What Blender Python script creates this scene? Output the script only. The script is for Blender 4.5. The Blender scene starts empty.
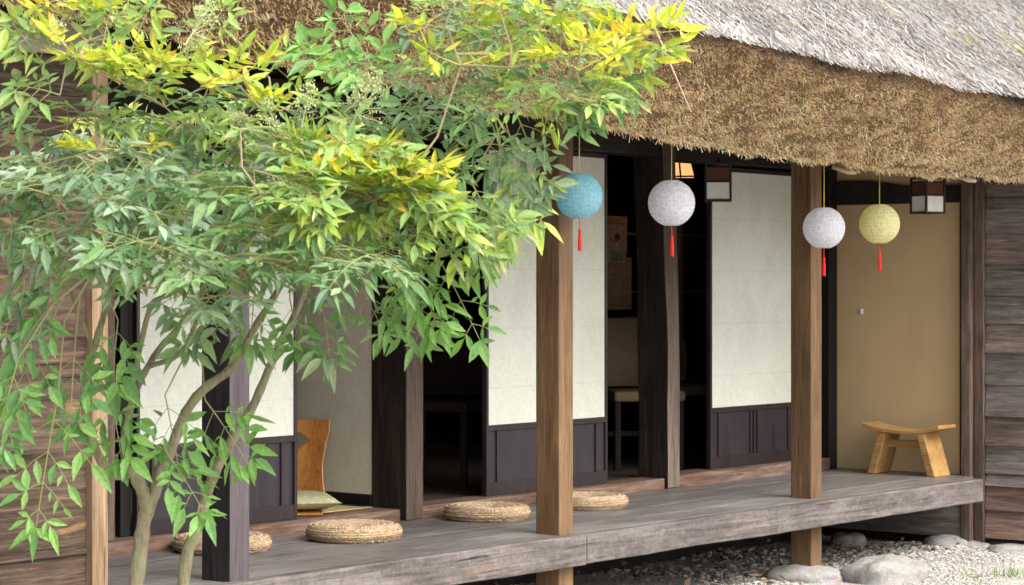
import bpy, math, random
import numpy as np
from mathutils import Vector, Matrix, noise

random.seed(7)
rng = np.random.default_rng(11)
S = bpy.context.scene
COL = S.collection
R = math.radians

# ------------------------------------------------------------------ camera
EYE = Vector((0.0, 0.0, 1.1))            # 1.1 m above the veranda boards (z = 0)
FPX, YAW, HZ = 2310.0, R(38.6), 286.0    # focal length in pixels, bearing, horizon row
FW = Vector((math.cos(YAW), math.sin(YAW), 0))
RT = Vector((math.sin(YAW), -math.cos(YAW), 0))
cd = bpy.data.cameras.new('camera')
cam = bpy.data.objects.new('camera', cd)
COL.objects.link(cam)
cam.location = EYE
cam.rotation_euler = (R(90), 0, YAW - R(90))
cd.sensor_width = 36
cd.lens = FPX / 1024 * 36
cd.shift_y = -(292.5 - HZ) / 1024
cd.clip_start, cd.clip_end = 0.1, 300
cd.dof.use_dof = True
cd.dof.focus_distance = 9.3
cd.dof.aperture_fstop = 13.0
S.camera = cam


def spot(u, v, dist):
    """a point in the yard, from a bearing, a rise and a distance from the eye"""
    return EYE + (FW + RT * ((u - 512) / FPX) + Vector((0, 0, 1)) * ((HZ - v) / FPX)) * dist


# ------------------------------------------------------------------ light
w = bpy.data.worlds.new('World')
S.world = w
w.use_nodes = True
nt = w.node_tree
bg = nt.nodes['Background']
sky = nt.nodes.new('ShaderNodeTexSky')
sky.sky_type = 'NISHITA'
sky.sun_disc = False
SUN_EL, SUN_AZ = R(47), R(182)            # bearing clockwise from +Y
sky.sun_elevation = SUN_EL
sky.sun_rotation = SUN_AZ
sky.dust_density = 4.0
sky.air_density = 1.0
hs = nt.nodes.new('ShaderNodeHueSaturation')
hs.inputs['Saturation'].default_value = 0.38
nt.links.new(sky.outputs[0], hs.inputs['Color'])
nt.links.new(hs.outputs[0], bg.inputs[0])
bg.inputs[1].default_value = 0.15
ld = bpy.data.lights.new('sun', 'SUN')
ld.energy = 1.15
ld.angle = R(40)
ld.color = (1.0, 0.96, 0.9)
lo = bpy.data.objects.new('sun', ld)
COL.objects.link(lo)
sd = Vector((math.sin(SUN_AZ) * math.cos(SUN_EL), math.cos(SUN_AZ) * math.cos(SUN_EL), math.sin(SUN_EL)))
lo.rotation_euler = (-sd).to_track_quat('-Z', 'Y').to_euler()
S.view_settings.view_transform = 'Standard'
S.view_settings.look = 'None'
S.view_settings.gamma = 1.0
S.view_settings.exposure = 1.55
S.cycles.max_bounces = 8
S.cycles.diffuse_bounces = 5


# ------------------------------------------------------------------ materials
def rgb(c):
    return (c[0], c[1], c[2], 1.0)


class Mat:
    def __init__(s, name, rough=0.7, spec=0.3):
        s.m = bpy.data.materials.new(name)
        s.m.use_nodes = True
        s.t = s.m.node_tree
        s.p = s.t.nodes['Principled BSDF']
        s.p.inputs['Roughness'].default_value = rough
        s.p.inputs['Specular IOR Level'].default_value = spec

    def n(s, kind, **kw):
        nd = s.t.nodes.new(kind)
        for k, v in kw.items():
            if hasattr(nd, k):
                setattr(nd, k, v)
            else:
                nd.inputs[k].default_value = v
        return nd

    def l(s, a, b):
        s.t.links.new(a, b)

    def pos(s, scale, local=False):
        mp = s.n('ShaderNodeMapping')
        mp.inputs['Scale'].default_value = scale
        if local:
            s.l(s.n('ShaderNodeTexCoord').outputs['Object'], mp.inputs[0])
        else:
            s.l(s.n('ShaderNodeNewGeometry').outputs['Position'], mp.inputs[0])
        return mp.outputs[0]

    def noise(s, vec, scale, detail=6, rough=0.6, dist=0.0):
        nd = s.n('ShaderNodeTexNoise')
        nd.inputs['Scale'].default_value = scale
        nd.inputs['Detail'].default_value = detail
        nd.inputs['Roughness'].default_value = rough
        nd.inputs['Distortion'].default_value = dist
        s.l(vec, nd.inputs['Vector'])
        return nd.outputs['Fac']

    def ramp(s, fac, stops):
        cr = s.n('ShaderNodeValToRGB')
        e = cr.color_ramp.elements
        while len(e) < len(stops):
            e.new(0.5)
        for el, (p, c) in zip(e, stops):
            el.position = p
            el.color = rgb(c) if isinstance(c, tuple) else (c, c, c, 1)
        s.l(fac, cr.inputs[0])
        return cr.outputs[0]

    def mix(s, fac, a, b, mode='MIX'):
        mx = s.n('ShaderNodeMix', data_type='RGBA', blend_type=mode)
        for sock, val in ((mx.inputs[0], fac), (mx.inputs[6], a), (mx.inputs[7], b)):
            if isinstance(val, bpy.types.NodeSocket):
                s.l(val, sock)
            elif isinstance(val, tuple):
                sock.default_value = rgb(val)
            else:
                sock.default_value = val
        return mx.outputs[2]

    def tint(s, name='tint'):
        return s.n('ShaderNodeAttribute', attribute_name=name).outputs['Color']

    def col(s, c):
        if isinstance(c, tuple):
            s.p.inputs['Base Color'].default_value = rgb(c)
        else:
            s.l(c, s.p.inputs['Base Color'])

    def bump(s, fac, strength=0.3, dist=0.01):
        b = s.n('ShaderNodeBump')
        b.inputs['Strength'].default_value = strength
        b.inputs['Distance'].default_value = dist
        s.l(fac, b.inputs['Height'])
        s.l(b.outputs[0], s.p.inputs['Normal'])


def wood(name, dark, mid, light, axis=2, rough=0.7, grain=60, patch=(0.5, None), bump=0.35, local=False, tinted=False, spec=0.25, stain=0.0, streak=0.0, bleach=None):
    m = Mat(name, rough, spec)

    def along(k):
        sc = [1.0, 1.0, 1.0]
        sc[axis] = k
        return m.pos(sc, local)
    g = m.noise(along(0.06), grain, 6, 0.7, 0.8)
    c = m.ramp(g, [(0.32, dark), (0.5, mid), (0.68, light)])
    fine = m.noise(along(0.03), grain * 4.5, 3, 0.6)
    c = m.mix(1.0, c, m.ramp(fine, [(0.3, 0.68), (0.7, 1.2)]), 'MULTIPLY')
    pc = patch[1] or tuple(x * 1.5 for x in mid)
    big = m.noise(along(0.3), 9, 6, 0.65, 0.6)
    c = m.mix(m.ramp(big, [(0.47, 0.0), (0.66, patch[0])]), c, pc)
    blot = m.noise(along(0.35), 3.0, 7, 0.65)
    c = m.mix(1.0, c, m.ramp(blot, [(0.3, 0.6), (0.7, 1.15)]), 'MULTIPLY')
    crack = m.ramp(m.noise(along(0.014), 120, 3, 0.55, 0.3), [(0.29, 0.28), (0.35, 1.0)])
    c = m.mix(1.0, c, crack, 'MULTIPLY')
    if stain:      # pale bloom and dark drips of weather
        st = m.noise(along(0.6), 22, 8, 0.75, 0.3)
        c = m.mix(m.ramp(st, [(0.53, 0.0), (0.66, stain)]), c, tuple(min(0.6, x * 1.7 + 0.05) for x in light))
        st2 = m.noise(along(1.0), 55, 5, 0.7)
        c = m.mix(1.0, c, m.ramp(st2, [(0.3, 0.7), (0.6, 1.08)]), 'MULTIPLY')
    if streak:     # bare orange wood showing through
        st = m.noise(along(0.12), 15, 6, 0.7, 0.5)
        c = m.mix(m.ramp(st, [(0.6, 0.0), (0.68, streak)]), c, (0.36, 0.19, 0.09))
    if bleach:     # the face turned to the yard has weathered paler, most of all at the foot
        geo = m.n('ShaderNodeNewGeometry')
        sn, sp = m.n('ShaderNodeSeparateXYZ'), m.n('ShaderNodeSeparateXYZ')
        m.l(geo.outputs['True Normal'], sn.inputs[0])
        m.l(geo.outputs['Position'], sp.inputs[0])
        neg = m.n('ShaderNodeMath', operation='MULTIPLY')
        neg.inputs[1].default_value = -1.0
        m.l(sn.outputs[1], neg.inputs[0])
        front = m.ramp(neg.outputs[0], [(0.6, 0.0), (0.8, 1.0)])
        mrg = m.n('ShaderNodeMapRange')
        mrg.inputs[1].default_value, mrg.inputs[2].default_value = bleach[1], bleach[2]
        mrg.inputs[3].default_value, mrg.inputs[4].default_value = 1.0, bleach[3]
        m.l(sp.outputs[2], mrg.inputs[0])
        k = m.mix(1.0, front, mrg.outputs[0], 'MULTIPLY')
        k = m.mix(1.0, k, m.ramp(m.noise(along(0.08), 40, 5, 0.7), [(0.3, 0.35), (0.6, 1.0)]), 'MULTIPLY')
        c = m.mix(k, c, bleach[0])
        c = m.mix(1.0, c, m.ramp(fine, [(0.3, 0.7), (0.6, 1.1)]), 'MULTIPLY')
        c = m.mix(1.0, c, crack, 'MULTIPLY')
    if tinted:
        c = m.mix(1.0, c, m.tint(), 'MULTIPLY')
    m.col(c)
    m.bump(m.mix(0.5, m.mix(0.5, g, fine), crack), bump, 0.006)
    return m.m


M = {}
M['post_pale'] = wood('planed_cedar', (0.095, 0.053, 0.025), (0.16, 0.093, 0.045), (0.225, 0.137, 0.07), 2, 0.65, 40, (0.4, (0.195, 0.12, 0.064)), 0.3)
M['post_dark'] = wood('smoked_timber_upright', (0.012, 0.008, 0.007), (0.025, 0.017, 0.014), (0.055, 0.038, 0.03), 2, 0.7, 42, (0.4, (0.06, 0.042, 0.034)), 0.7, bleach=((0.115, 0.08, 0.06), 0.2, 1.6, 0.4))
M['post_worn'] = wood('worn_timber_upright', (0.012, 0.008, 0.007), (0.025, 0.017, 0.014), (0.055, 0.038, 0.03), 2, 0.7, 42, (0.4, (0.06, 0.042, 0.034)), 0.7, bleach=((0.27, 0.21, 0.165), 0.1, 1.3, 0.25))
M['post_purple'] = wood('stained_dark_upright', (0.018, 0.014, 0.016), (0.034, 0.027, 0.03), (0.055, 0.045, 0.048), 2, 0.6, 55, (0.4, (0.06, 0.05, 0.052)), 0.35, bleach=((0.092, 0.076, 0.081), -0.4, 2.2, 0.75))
M['beam_dark'] = wood('smoked_timber_beam', (0.010, 0.008, 0.007), (0.022, 0.017, 0.015), (0.04, 0.03, 0.026), 0, 0.7, 55, (0.3, (0.05, 0.04, 0.033)))
M['door_frame'] = wood('lacquered_door_wood', (0.018, 0.012, 0.013), (0.03, 0.02, 0.021), (0.044, 0.03, 0.03), 2, 0.42, 60, (0.2, (0.06, 0.04, 0.038)), 0.12, spec=0.45)
M['door_board'] = wood('door_kick_board', (0.024, 0.019, 0.025), (0.036, 0.029, 0.036), (0.05, 0.04, 0.047), 2, 0.4, 60, (0.25, (0.06, 0.048, 0.055)), 0.1, spec=0.45)
M['deck'] = wood('worn_deck_boards', (0.115, 0.099, 0.093), (0.18, 0.16, 0.153), (0.26, 0.238, 0.23), 0, 0.42, 26, (0.6, (0.28, 0.258, 0.25)), 0.25, tinted=True, spec=0.4, stain=0.2, streak=0.12)
M['fascia'] = wood('weathered_edge_beam', (0.07, 0.057, 0.05), (0.135, 0.114, 0.105), (0.215, 0.188, 0.177), 0, 0.75, 24, (0.6, (0.235, 0.208, 0.197)), 0.6, stain=0.14, streak=0.2)
M['sill'] = wood('worn_sill', (0.08, 0.042, 0.03), (0.18, 0.105, 0.072), (0.32, 0.22, 0.165), 0, 0.7, 36, (0.6, (0.3, 0.23, 0.2)), 0.5, streak=0.5)
M['siding'] = wood('weathered_lap_boards', (0.1, 0.083, 0.074), (0.2, 0.17, 0.152), (0.33, 0.29, 0.265), 1, 0.75, 50, (0.45, (0.31, 0.275, 0.25)), 0.7, tinted=True)
M['siding_warm'] = wood('weathered_brown_boards', (0.02, 0.014, 0.009), (0.062, 0.042, 0.028), (0.145, 0.103, 0.073), 0, 0.78, 55, (0.45, (0.13, 0.092, 0.066)), 0.9, tinted=True, streak=0.55)
M['trim_orange'] = wood('fresh_cut_trim', (0.19, 0.115, 0.06), (0.27, 0.175, 0.1), (0.35, 0.245, 0.155), 2, 0.65, 45, (0.35, (0.33, 0.24, 0.165)), 0.3)
M['post_grey'] = wood('grey_brown_upright', (0.06, 0.04, 0.03), (0.13, 0.088, 0.066), (0.22, 0.16, 0.125), 2, 0.75, 50, (0.5, (0.19, 0.14, 0.11)), 0.5)
M['stool'] = wood('varnished_pale_wood', (0.33, 0.17, 0.05), (0.46, 0.26, 0.09), (0.56, 0.35, 0.14), 1, 0.4, 40, (0.3, (0.55, 0.34, 0.14)), 0.1, local=True, spec=0.5)
M['ply'] = wood('orange_bent_plywood', (0.3, 0.105, 0.022), (0.42, 0.165, 0.038), (0.5, 0.22, 0.06), 2, 0.32, 36, (0.3, (0.5, 0.23, 0.07)), 0.05, local=True, spec=0.5)
M['dark_wood'] = wood('dark_furniture_wood', (0.012, 0.008, 0.006), (0.022, 0.015, 0.012), (0.036, 0.024, 0.018), 2, 0.65, 40, (0.2, (0.04, 0.026, 0.02)), 0.1, local=True, spec=0.15)


def cloth(name, c, c2, scale=260, bump=0.15, rough=0.85, seams=False):
    m = Mat(name, rough, 0.15)
    a = m.noise(m.pos((1, 1, 0.15)), scale, 3, 0.6)
    b = m.noise(m.pos((0.15, 0.15, 1)), scale, 3, 0.6)
    t = m.mix(0.5, a, b)
    cc = m.mix(m.ramp(t, [(0.35, 0.0), (0.65, 1.0)]), c, c2)
    big = m.noise(m.pos((1, 1, 1)), 1.6, 3, 0.5)
    cc = m.mix(1.0, cc, m.ramp(big, [(0.3, 0.93), (0.7, 1.04)]), 'MULTIPLY')
    st = m.noise(m.pos((1, 1, 0.5)), 5, 6, 0.65, 0.4)
    cc = m.mix(1.0, cc, m.ramp(st, [(0.3, 0.92), (0.5, 1.0), (0.7, 1.02)]), 'MULTIPLY')
    if seams:      # the paper is pasted in sheets that overlap a little
        wv = m.n('ShaderNodeTexWave', wave_type='BANDS', bands_direction='Z')
        wv.inputs['Scale'].default_value = 1.06
        wv.inputs['Distortion'].default_value = 0.0
        m.l(m.pos((1, 1, 1)), wv.inputs['Vector'])
        cc = m.mix(1.0, cc, m.ramp(wv.outputs['Fac'], [(0.0, 0.93), (0.0025, 0.955), (0.003, 1.0)]), 'MULTIPLY')
    m.col(cc)
    m.bump(t, bump, 0.002)
    return m.m


M['paper'] = cloth('woven_door_paper', (0.58, 0.605, 0.5), (0.71, 0.735, 0.645), 150, seams=True)
M['wallpaper'] = cloth('woven_wallpaper', (0.62, 0.565, 0.44), (0.75, 0.69, 0.56), 150)
M['tan_plaster'] = cloth('tan_earth_plaster', (0.5, 0.365, 0.2), (0.55, 0.405, 0.225), 500, 0.1, 0.9)
M['tatami'] = cloth('tatami_rush', (0.5, 0.4, 0.17), (0.6, 0.5, 0.24), 300)
M['beige_seat'] = cloth('beige_upholstery', (0.16, 0.11, 0.065), (0.2, 0.14, 0.085), 200, 0.05, 0.55)
M['brown_seat'] = cloth('dark_upholstery', (0.02, 0.014, 0.012), (0.03, 0.02, 0.018), 200, 0.05, 0.5)
M['pale_board'] = cloth('pale_beam_cladding', (0.25, 0.24, 0.18), (0.33, 0.31, 0.24), 60)


def plain(name, c, rough=0.6, spec=0.3, var=0.15, scale=20, local=True):
    m = Mat(name, rough, spec)
    f = m.noise(m.pos((1, 1, 1), local), scale, 4, 0.6)
    m.col(m.mix(m.ramp(f, [(0.3, 0.0), (0.7, 1.0)]), tuple(x * (1 - var) for x in c), tuple(min(1, x * (1 + var)) for x in c)))
    m.bump(f, 0.08, 0.003)
    return m


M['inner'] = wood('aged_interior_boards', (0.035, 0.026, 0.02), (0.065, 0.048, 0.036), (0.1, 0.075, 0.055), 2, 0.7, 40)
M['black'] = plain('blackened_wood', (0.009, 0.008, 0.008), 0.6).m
M['black_frame'] = plain('black_lamp_frame', (0.013, 0.012, 0.012), 0.45).m
M['lamp_red'] = wood('red_brown_lamp_panel', (0.07, 0.022, 0.013), (0.12, 0.04, 0.022), (0.17, 0.065, 0.036), 2, 0.5, 80, (0.2, (0.15, 0.05, 0.03)), 0.1, local=True)
M['lamp_white'] = plain('white_lamp_panel', (0.72, 0.72, 0.69), 0.5, 0.3, 0.05).m
M['navy'] = plain('navy_cloth_edge', (0.012, 0.016, 0.04), 0.8).m
M['steel'] = plain('dull_rail', (0.22, 0.2, 0.18), 0.35, 0.5).m
M['cord'] = plain('yellow_cord', (0.6, 0.47, 0.05), 0.7).m
M['red'] = plain('red_silk', (0.72, 0.02, 0.015), 0.6, 0.3, 0.25, 200).m
M['white_tag'] = plain('white_tag', (0.7, 0.7, 0.7), 0.4).m
M['blue_cloth'] = plain('dark_blue_cloth', (0.012, 0.02, 0.05), 0.85).m
M['metal_nail'] = plain('brass_ring', (0.5, 0.38, 0.08), 0.35, 0.5).m


def lantern_mat(name, c):
    m = Mat(name, 0.75, 0.2)
    v = m.n('ShaderNodeTexVoronoi', feature='F1')
    v.inputs['Scale'].default_value = 58
    v.inputs['Randomness'].default_value = 0.45
    m.l(m.pos((1, 1, 1), True), v.inputs['Vector'])
    ring = m.ramp(v.outputs['Distance'], [(0.1, 0.6), (0.17, 1.0), (0.31, 1.0), (0.37, 0.68), (0.44, 0.74), (0.5, 1.0)])
    v2 = m.n('ShaderNodeTexVoronoi', feature='F1')
    v2.inputs['Scale'].default_value = 170
    m.l(m.pos((1, 1, 1), True), v2.inputs['Vector'])
    fine = m.ramp(v2.outputs['Distance'], [(0.2, 0.92), (0.4, 1.0)])
    cc = m.mix(1.0, c, ring, 'MULTIPLY')
    cc = m.mix(1.0, cc, fine, 'MULTIPLY')
    m.col(cc)
    m.p.inputs['Subsurface Weight'].default_value = 0.0
    m.bump(ring, 0.35, 0.002)
    tr = m.n('ShaderNodeBsdfTranslucent')
    m.l(cc, tr.inputs['Color'])
    ms = m.n('ShaderNodeMixShader')
    ms.inputs[0].default_value = 0.5
    m.l(m.p.outputs[0], ms.inputs[1])
    m.l(tr.outputs[0], ms.inputs[2])
    m.l(ms.outputs[0], m.t.nodes['Material Output'].inputs['Surface'])
    return m.m


M['globe_blue'] = lantern_mat('blue_punched_paper', (0.4, 0.76, 0.86))
M['globe_white'] = lantern_mat('white_punched_paper', (0.92, 0.93, 0.98))
M['globe_yellow'] = lantern_mat('yellow_punched_paper', (0.98, 0.955, 0.55))


def straw_mat(name, rough=0.7):
    m = Mat(name, rough, 0.25)
    m.col(m.tint())
    return m.m


M['straw'] = straw_mat('cut_straw')
m = Mat('thatch_body', 0.95, 0.1)
f = m.noise(m.pos((1, 1, 1)), 60, 5, 0.7)
m.col(m.ramp(f, [(0.3, (0.12, 0.075, 0.035)), (0.7, (0.36, 0.25, 0.135))]))
m.bump(f, 0.8, 0.03)
M['thatch_body'] = m.m
m = Mat('weathered_thatch_body', 0.95, 0.1)
f = m.noise(m.pos((3, 1, 1)), 40, 5, 0.7)
m.col(m.ramp(f, [(0.3, (0.07, 0.06, 0.05)), (0.7, (0.2, 0.18, 0.17))]))
m.bump(f, 0.8, 0.03)
M['thatch_grey'] = m.m


def leaf_mat():
    m = Mat('nandina_leaf', 0.42, 0.4)
    c = m.tint()
    g = m.noise(m.pos((1, 1, 1)), 120, 3, 0.5)
    c = m.mix(1.0, c, m.ramp(g, [(0.3, 0.82), (0.7, 1.15)]), 'MULTIPLY')
    m.col(c)
    tr = m.n('ShaderNodeBsdfTranslucent')
    c2 = m.mix(1.0, c, (1.0, 1.0, 0.55), 'MULTIPLY')
    m.l(c2, tr.inputs['Color'])
    ms = m.n('ShaderNodeMixShader')
    ms.inputs[0].default_value = 0.48
    m.l(m.p.outputs[0], ms.inputs[1])
    m.l(tr.outputs[0], ms.inputs[2])
    m.l(ms.outputs[0], m.t.nodes['Material Output'].inputs['Surface'])
    return m.m


M['leaf'] = leaf_mat()
m = Mat('nandina_bark', 0.85, 0.15)
f = m.noise(m.pos((1, 1, 0.25)), 70, 6, 0.7)
b2 = m.noise(m.pos((1, 1, 1)), 14, 4, 0.6)
c = m.ramp(f, [(0.3, (0.11, 0.085, 0.055)), (0.5, (0.23, 0.19, 0.125)), (0.72, (0.34, 0.3, 0.21))])
c = m.mix(m.ramp(b2, [(0.45, 0.0), (0.65, 0.7)]), c, (0.25, 0.27, 0.13))
m.col(c)
m.bump(f, 0.8, 0.008)
M['bark'] = m.m
M['flower'] = straw_mat('nandina_buds', 0.6)

m = Mat('gravel_ground', 0.95, 0.15)
v = m.n('ShaderNodeTexVoronoi')
v.inputs['Scale'].default_value = 70
m.l(m.pos((1, 1, 1)), v.inputs['Vector'])
f = m.noise(m.pos((1, 1, 1)), 4, 5, 0.6)
c = m.mix(0.55, m.ramp(f, [(0.3, (0.3, 0.272, 0.245)), (0.7, (0.47, 0.44, 0.41))]), v.outputs['Color'], 'SOFT_LIGHT')
m.col(c)
m.bump(v.outputs['Distance'], 0.7, 0.012)
M['ground'] = m.m
m = Mat('pebble', 0.85, 0.25)
m.col(m.tint())
M['pebble'] = m.m
m = Mat('foundation_rock', 0.9, 0.2)
f = m.noise(m.pos((1, 1, 1)), 16, 8, 0.7)
g = m.noise(m.pos((1, 1, 1)), 4, 5, 0.6)
c = m.ramp(f, [(0.25, (0.18, 0.167, 0.15)), (0.5, (0.28, 0.267, 0.25)), (0.75, (0.38, 0.367, 0.35))])
c = m.mix(m.ramp(g, [(0.5, 0.0), (0.68, 0.65)]), c, (0.27, 0.25, 0.17))
v = m.n('ShaderNodeTexVoronoi')
v.inputs['Scale'].default_value = 150
m.l(m.pos((1, 1, 1)), v.inputs['Vector'])
c = m.mix(0.25, c, v.outputs['Color'], 'SOFT_LIGHT')
m.col(c)
m.bump(f, 0.8, 0.02)
M['rock'] = m.m
m = Mat('grass_blade', 0.6, 0.3)
m.col(m.tint())
M['grass'] = m.m


def straw_cushion_mat():
    m = Mat('braided_straw', 0.75, 0.2)
    f = m.noise(m.pos((1, 1, 2), True), 90, 4, 0.7)
    g = m.noise(m.pos((1, 1, 1), True), 9, 3, 0.5)
    c = m.ramp(f, [(0.28, (0.27, 0.18, 0.11)), (0.5, (0.44, 0.33, 0.22)), (0.72, (0.57, 0.455, 0.325))])
    c = m.mix(1.0, c, m.ramp(g, [(0.3, 0.85), (0.7, 1.1)]), 'MULTIPLY')
    c = m.mix(1.0, c, m.tint(), 'MULTIPLY')
    m.col(c)
    m.bump(f, 0.6, 0.006)
    return m.m


M['straw_cushion'] = straw_cushion_mat()
m = Mat('sage_cushion_cover', 0.8, 0.15)
v = m.n('ShaderNodeTexVoronoi')
v.inputs['Scale'].default_value = 30
m.l(m.pos((1, 1, 1), True), v.inputs['Vector'])
m.col(m.ramp(v.outputs['Distance'], [(0.15, (0.58, 0.55, 0.38)), (0.45, (0.42, 0.4, 0.23))]))
M['sage'] = m.m
m = Mat('lit_lamp_paper', 0.7, 0.2)
m.col((0.8, 0.5, 0.25))
m.p.inputs['Emission Color'].default_value = (1.0, 0.46, 0.17, 1)
m.p.inputs['Emission Strength'].default_value = 0.45
M['lit'] = m.m


def notice_mat(name, base, marks, seed):
    m = Mat(name, 0.6, 0.2)
    vv = m.pos((3, 3, 9))
    f = m.noise(vv, 8 + seed, 3, 0.6)
    m.col(m.mix(m.ramp(f, [(0.5, 0.0), (0.56, 0.8)]), base, marks))
    return m.m


M['notice_tan'] = notice_mat('faded_notice_paper', (0.42, 0.3, 0.2), (0.3, 0.2, 0.13), 0)
M['notice_red'] = notice_mat('printed_notice_paper', (0.5, 0.42, 0.3), (0.3, 0.12, 0.08), 3)


# ------------------------------------------------------------------ mesh building
class MB:
    def __init__(s):
        s.v, s.f, s.c = [], [], []

    def add(s, vs, fs, tint=(1, 1, 1)):
        b = len(s.v)
        s.v += [tuple(p) for p in vs]
        s.f += [tuple(i + b for i in q) for q in fs]
        s.c += [tint] * len(fs)

    def box(s, x0, x1, y0, y1, z0, z1, tint=(1, 1, 1), top_shift=(0, 0)):
        a, b = top_shift
        vs = [(x0, y0, z0), (x1, y0, z0), (x1, y1, z0), (x0, y1, z0),
              (x0 + a, y0 + b, z1), (x1 + a, y0 + b, z1), (x1 + a, y1 + b, z1), (x0 + a, y1 + b, z1)]
        s.add(vs, [(0, 3, 2, 1), (4, 5, 6, 7), (0, 1, 5, 4), (1, 2, 6, 5), (2, 3, 7, 6), (3, 0, 4, 7)], tint)

    def prism(s, poly, y0, y1, axis=1, tint=(1, 1, 1)):
        n = len(poly)
        def P(a, b, c):
            return (a, c, b) if axis == 1 else ((c, a, b) if axis == 0 else (a, b, c))
        vs = [P(a, b, y0) for a, b in poly] + [P(a, b, y1) for a, b in poly]
        fs = [tuple(range(n)), tuple(range(2 * n - 1, n - 1, -1))]
        fs += [(i, i + n, (i + 1) % n + n, (i + 1) % n) for i in range(n)]
        s.add(vs, fs, tint)

    def tube(s, pts, rad, seg=8, tint=(1, 1, 1), wob=0.0):
        pts = [Vector(p) for p in pts]
        n = len(pts)
        if not isinstance(rad, (list, tuple)):
            rad = [rad] * n
        vs, fs = [], []
        ref = Vector((0.3, 0.9, 0.2)).normalized()
        for i, p in enumerate(pts):
            d = (pts[min(i + 1, n - 1)] - pts[max(i - 1, 0)]).normalized()
            if abs(d.dot(ref)) > 0.95:
                ref = Vector((1, 0, 0.1)).normalized()
            a = d.cross(ref).normalized()
            b = d.cross(a)
            for k in range(seg):
                t = 2 * math.pi * k / seg
                r = rad[i] * (1 + (wob * noise.noise(p * 30 + Vector((math.cos(t), math.sin(t), 0)) * 1.3) if wob else 0))
                vs.append(p + a * (r * math.cos(t)) + b * (r * math.sin(t)))
        for i in range(n - 1):
            for k in range(seg):
                fs.append((i * seg + k, i * seg + (k + 1) % seg, (i + 1) * seg + (k + 1) % seg, (i + 1) * seg + k))
        fs.append(tuple(range(seg - 1, -1, -1)))
        fs.append(tuple(range((n - 1) * seg, n * seg)))
        s.add(vs, fs, tint)

    def lathe(s, prof, seg=32, tint=(1, 1, 1), cx=0, cy=0):
        vs, fs = [], []
        for (r, z) in prof:
            for k in range(seg):
                t = 2 * math.pi * k / seg
                vs.append((cx + r * math.cos(t), cy + r * math.sin(t), z))
        for i in range(len(prof) - 1):
            for k in range(seg):
                fs.append((i * seg + k, i * seg + (k + 1) % seg, (i + 1) * seg + (k + 1) % seg, (i + 1) * seg + k))
        fs.append(tuple(range(seg - 1, -1, -1)))
        fs.append(tuple(range((len(prof) - 1) * seg, len(prof) * seg)))
        s.add(vs, fs, tint)

    def build(s, name, mat, parent=None, bevel=0.0, smooth=False, local=False):
        """one mesh object; world-space vertices unless local"""
        v = np.array(s.v, dtype=float)
        if local:
            loc = Vector((0, 0, 0))
        else:
            lo_, hi_ = v.min(0), v.max(0)
            org = Vector(((lo_[0] + hi_[0]) / 2, (lo_[1] + hi_[1]) / 2, lo_[2]))
            v = v - np.array(org)
            loc = org - (wloc(parent) if parent else Vector((0, 0, 0)))
        return link_mesh(name, v, s.f, s.c, mat, parent, loc, bevel, smooth)


def wloc(o):
    p = Vector((0, 0, 0))
    while o:
        p += o.location
        o = o.parent
    return p


def link_mesh(name, v, f, c, mat, parent, loc, bevel=0.0, smooth=False):
    me = bpy.data.meshes.new(name)
    me.from_pydata([tuple(p) for p in v], [], f)
    at = me.attributes.new('tint', 'FLOAT_COLOR', 'FACE')
    cc = np.ones((len(f), 4), dtype=np.float32)
    cc[:, :3] = np.array(c, dtype=np.float32)
    at.data.foreach_set('color', cc.ravel())
    me.materials.append(mat)
    if smooth:
        me.polygons.foreach_set('use_smooth', [True] * len(f))
    me.update()
    o = bpy.data.objects.new(name, me)
    COL.objects.link(o)
    o.location = loc
    if parent:
        o.parent = parent
    if bevel:
        b = o.modifiers.new('edges', 'BEVEL')
        b.width = bevel
        b.segments = 2
        b.limit_method = 'ANGLE'
        b.angle_limit = R(40)
    return o


def quads(name, V, C, mat, parent=None, smooth=False, nv=4):
    """many loose n-gons at once: V is (n, nv, 3) world points, C is (n, 3)"""
    n = len(V)
    P = V.reshape(-1, 3)
    lo_, hi_ = P.min(0), P.max(0)
    org = np.array([(lo_[0] + hi_[0]) / 2, (lo_[1] + hi_[1]) / 2, lo_[2]])
    me = bpy.data.meshes.new(name)
    me.vertices.add(n * nv)
    me.vertices.foreach_set('co', (P - org).astype(np.float32).ravel())
    me.loops.add(n * nv)
    me.loops.foreach_set('vertex_index', np.arange(n * nv, dtype=np.int32))
    me.polygons.add(n)
    me.polygons.foreach_set('loop_start', np.arange(0, n * nv, nv, dtype=np.int32))
    me.update(calc_edges=True)
    at = me.attributes.new('tint', 'FLOAT_COLOR', 'FACE')
    cc = np.ones((n, 4), dtype=np.float32)
    cc[:, :3] = C
    at.data.foreach_set('color', cc.ravel())
    me.materials.append(mat)
    o = bpy.data.objects.new(name, me)
    COL.objects.link(o)
    o.location = Vector(org) - (wloc(parent) if parent else Vector((0, 0, 0)))
    if parent:
        o.parent = parent
    return o


def tag(o, label=None, cat=None, group=None, kind=None):
    if label: o['label'] = label
    if cat: o['category'] = cat
    if group: o['group'] = group
    if kind: o['kind'] = kind
    return o


def thing(name, label, cat, loc, rz=0, group=None):
    o = bpy.data.objects.new(name, None)
    COL.objects.link(o)
    o.empty_display_size = 0.1
    o.location = loc
    o.rotation_euler = (0, 0, rz)
    return tag(o, label, cat, group)


def copy_tree(o, parent=None):
    c = o.copy()
    COL.objects.link(c)
    c.parent = parent
    for ch in list(o.children):
        copy_tree(ch, c)
    return c


GZ = -0.42      # yard level

# ------------------------------------------------------------------ ground
g = MB()
g.add([(-60, -60, GZ), (70, -60, GZ), (70, 70, GZ), (-60, 70, GZ)], [(0, 1, 2, 3)])
tag(g.build('ground', M['ground']), kind='structure')

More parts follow.
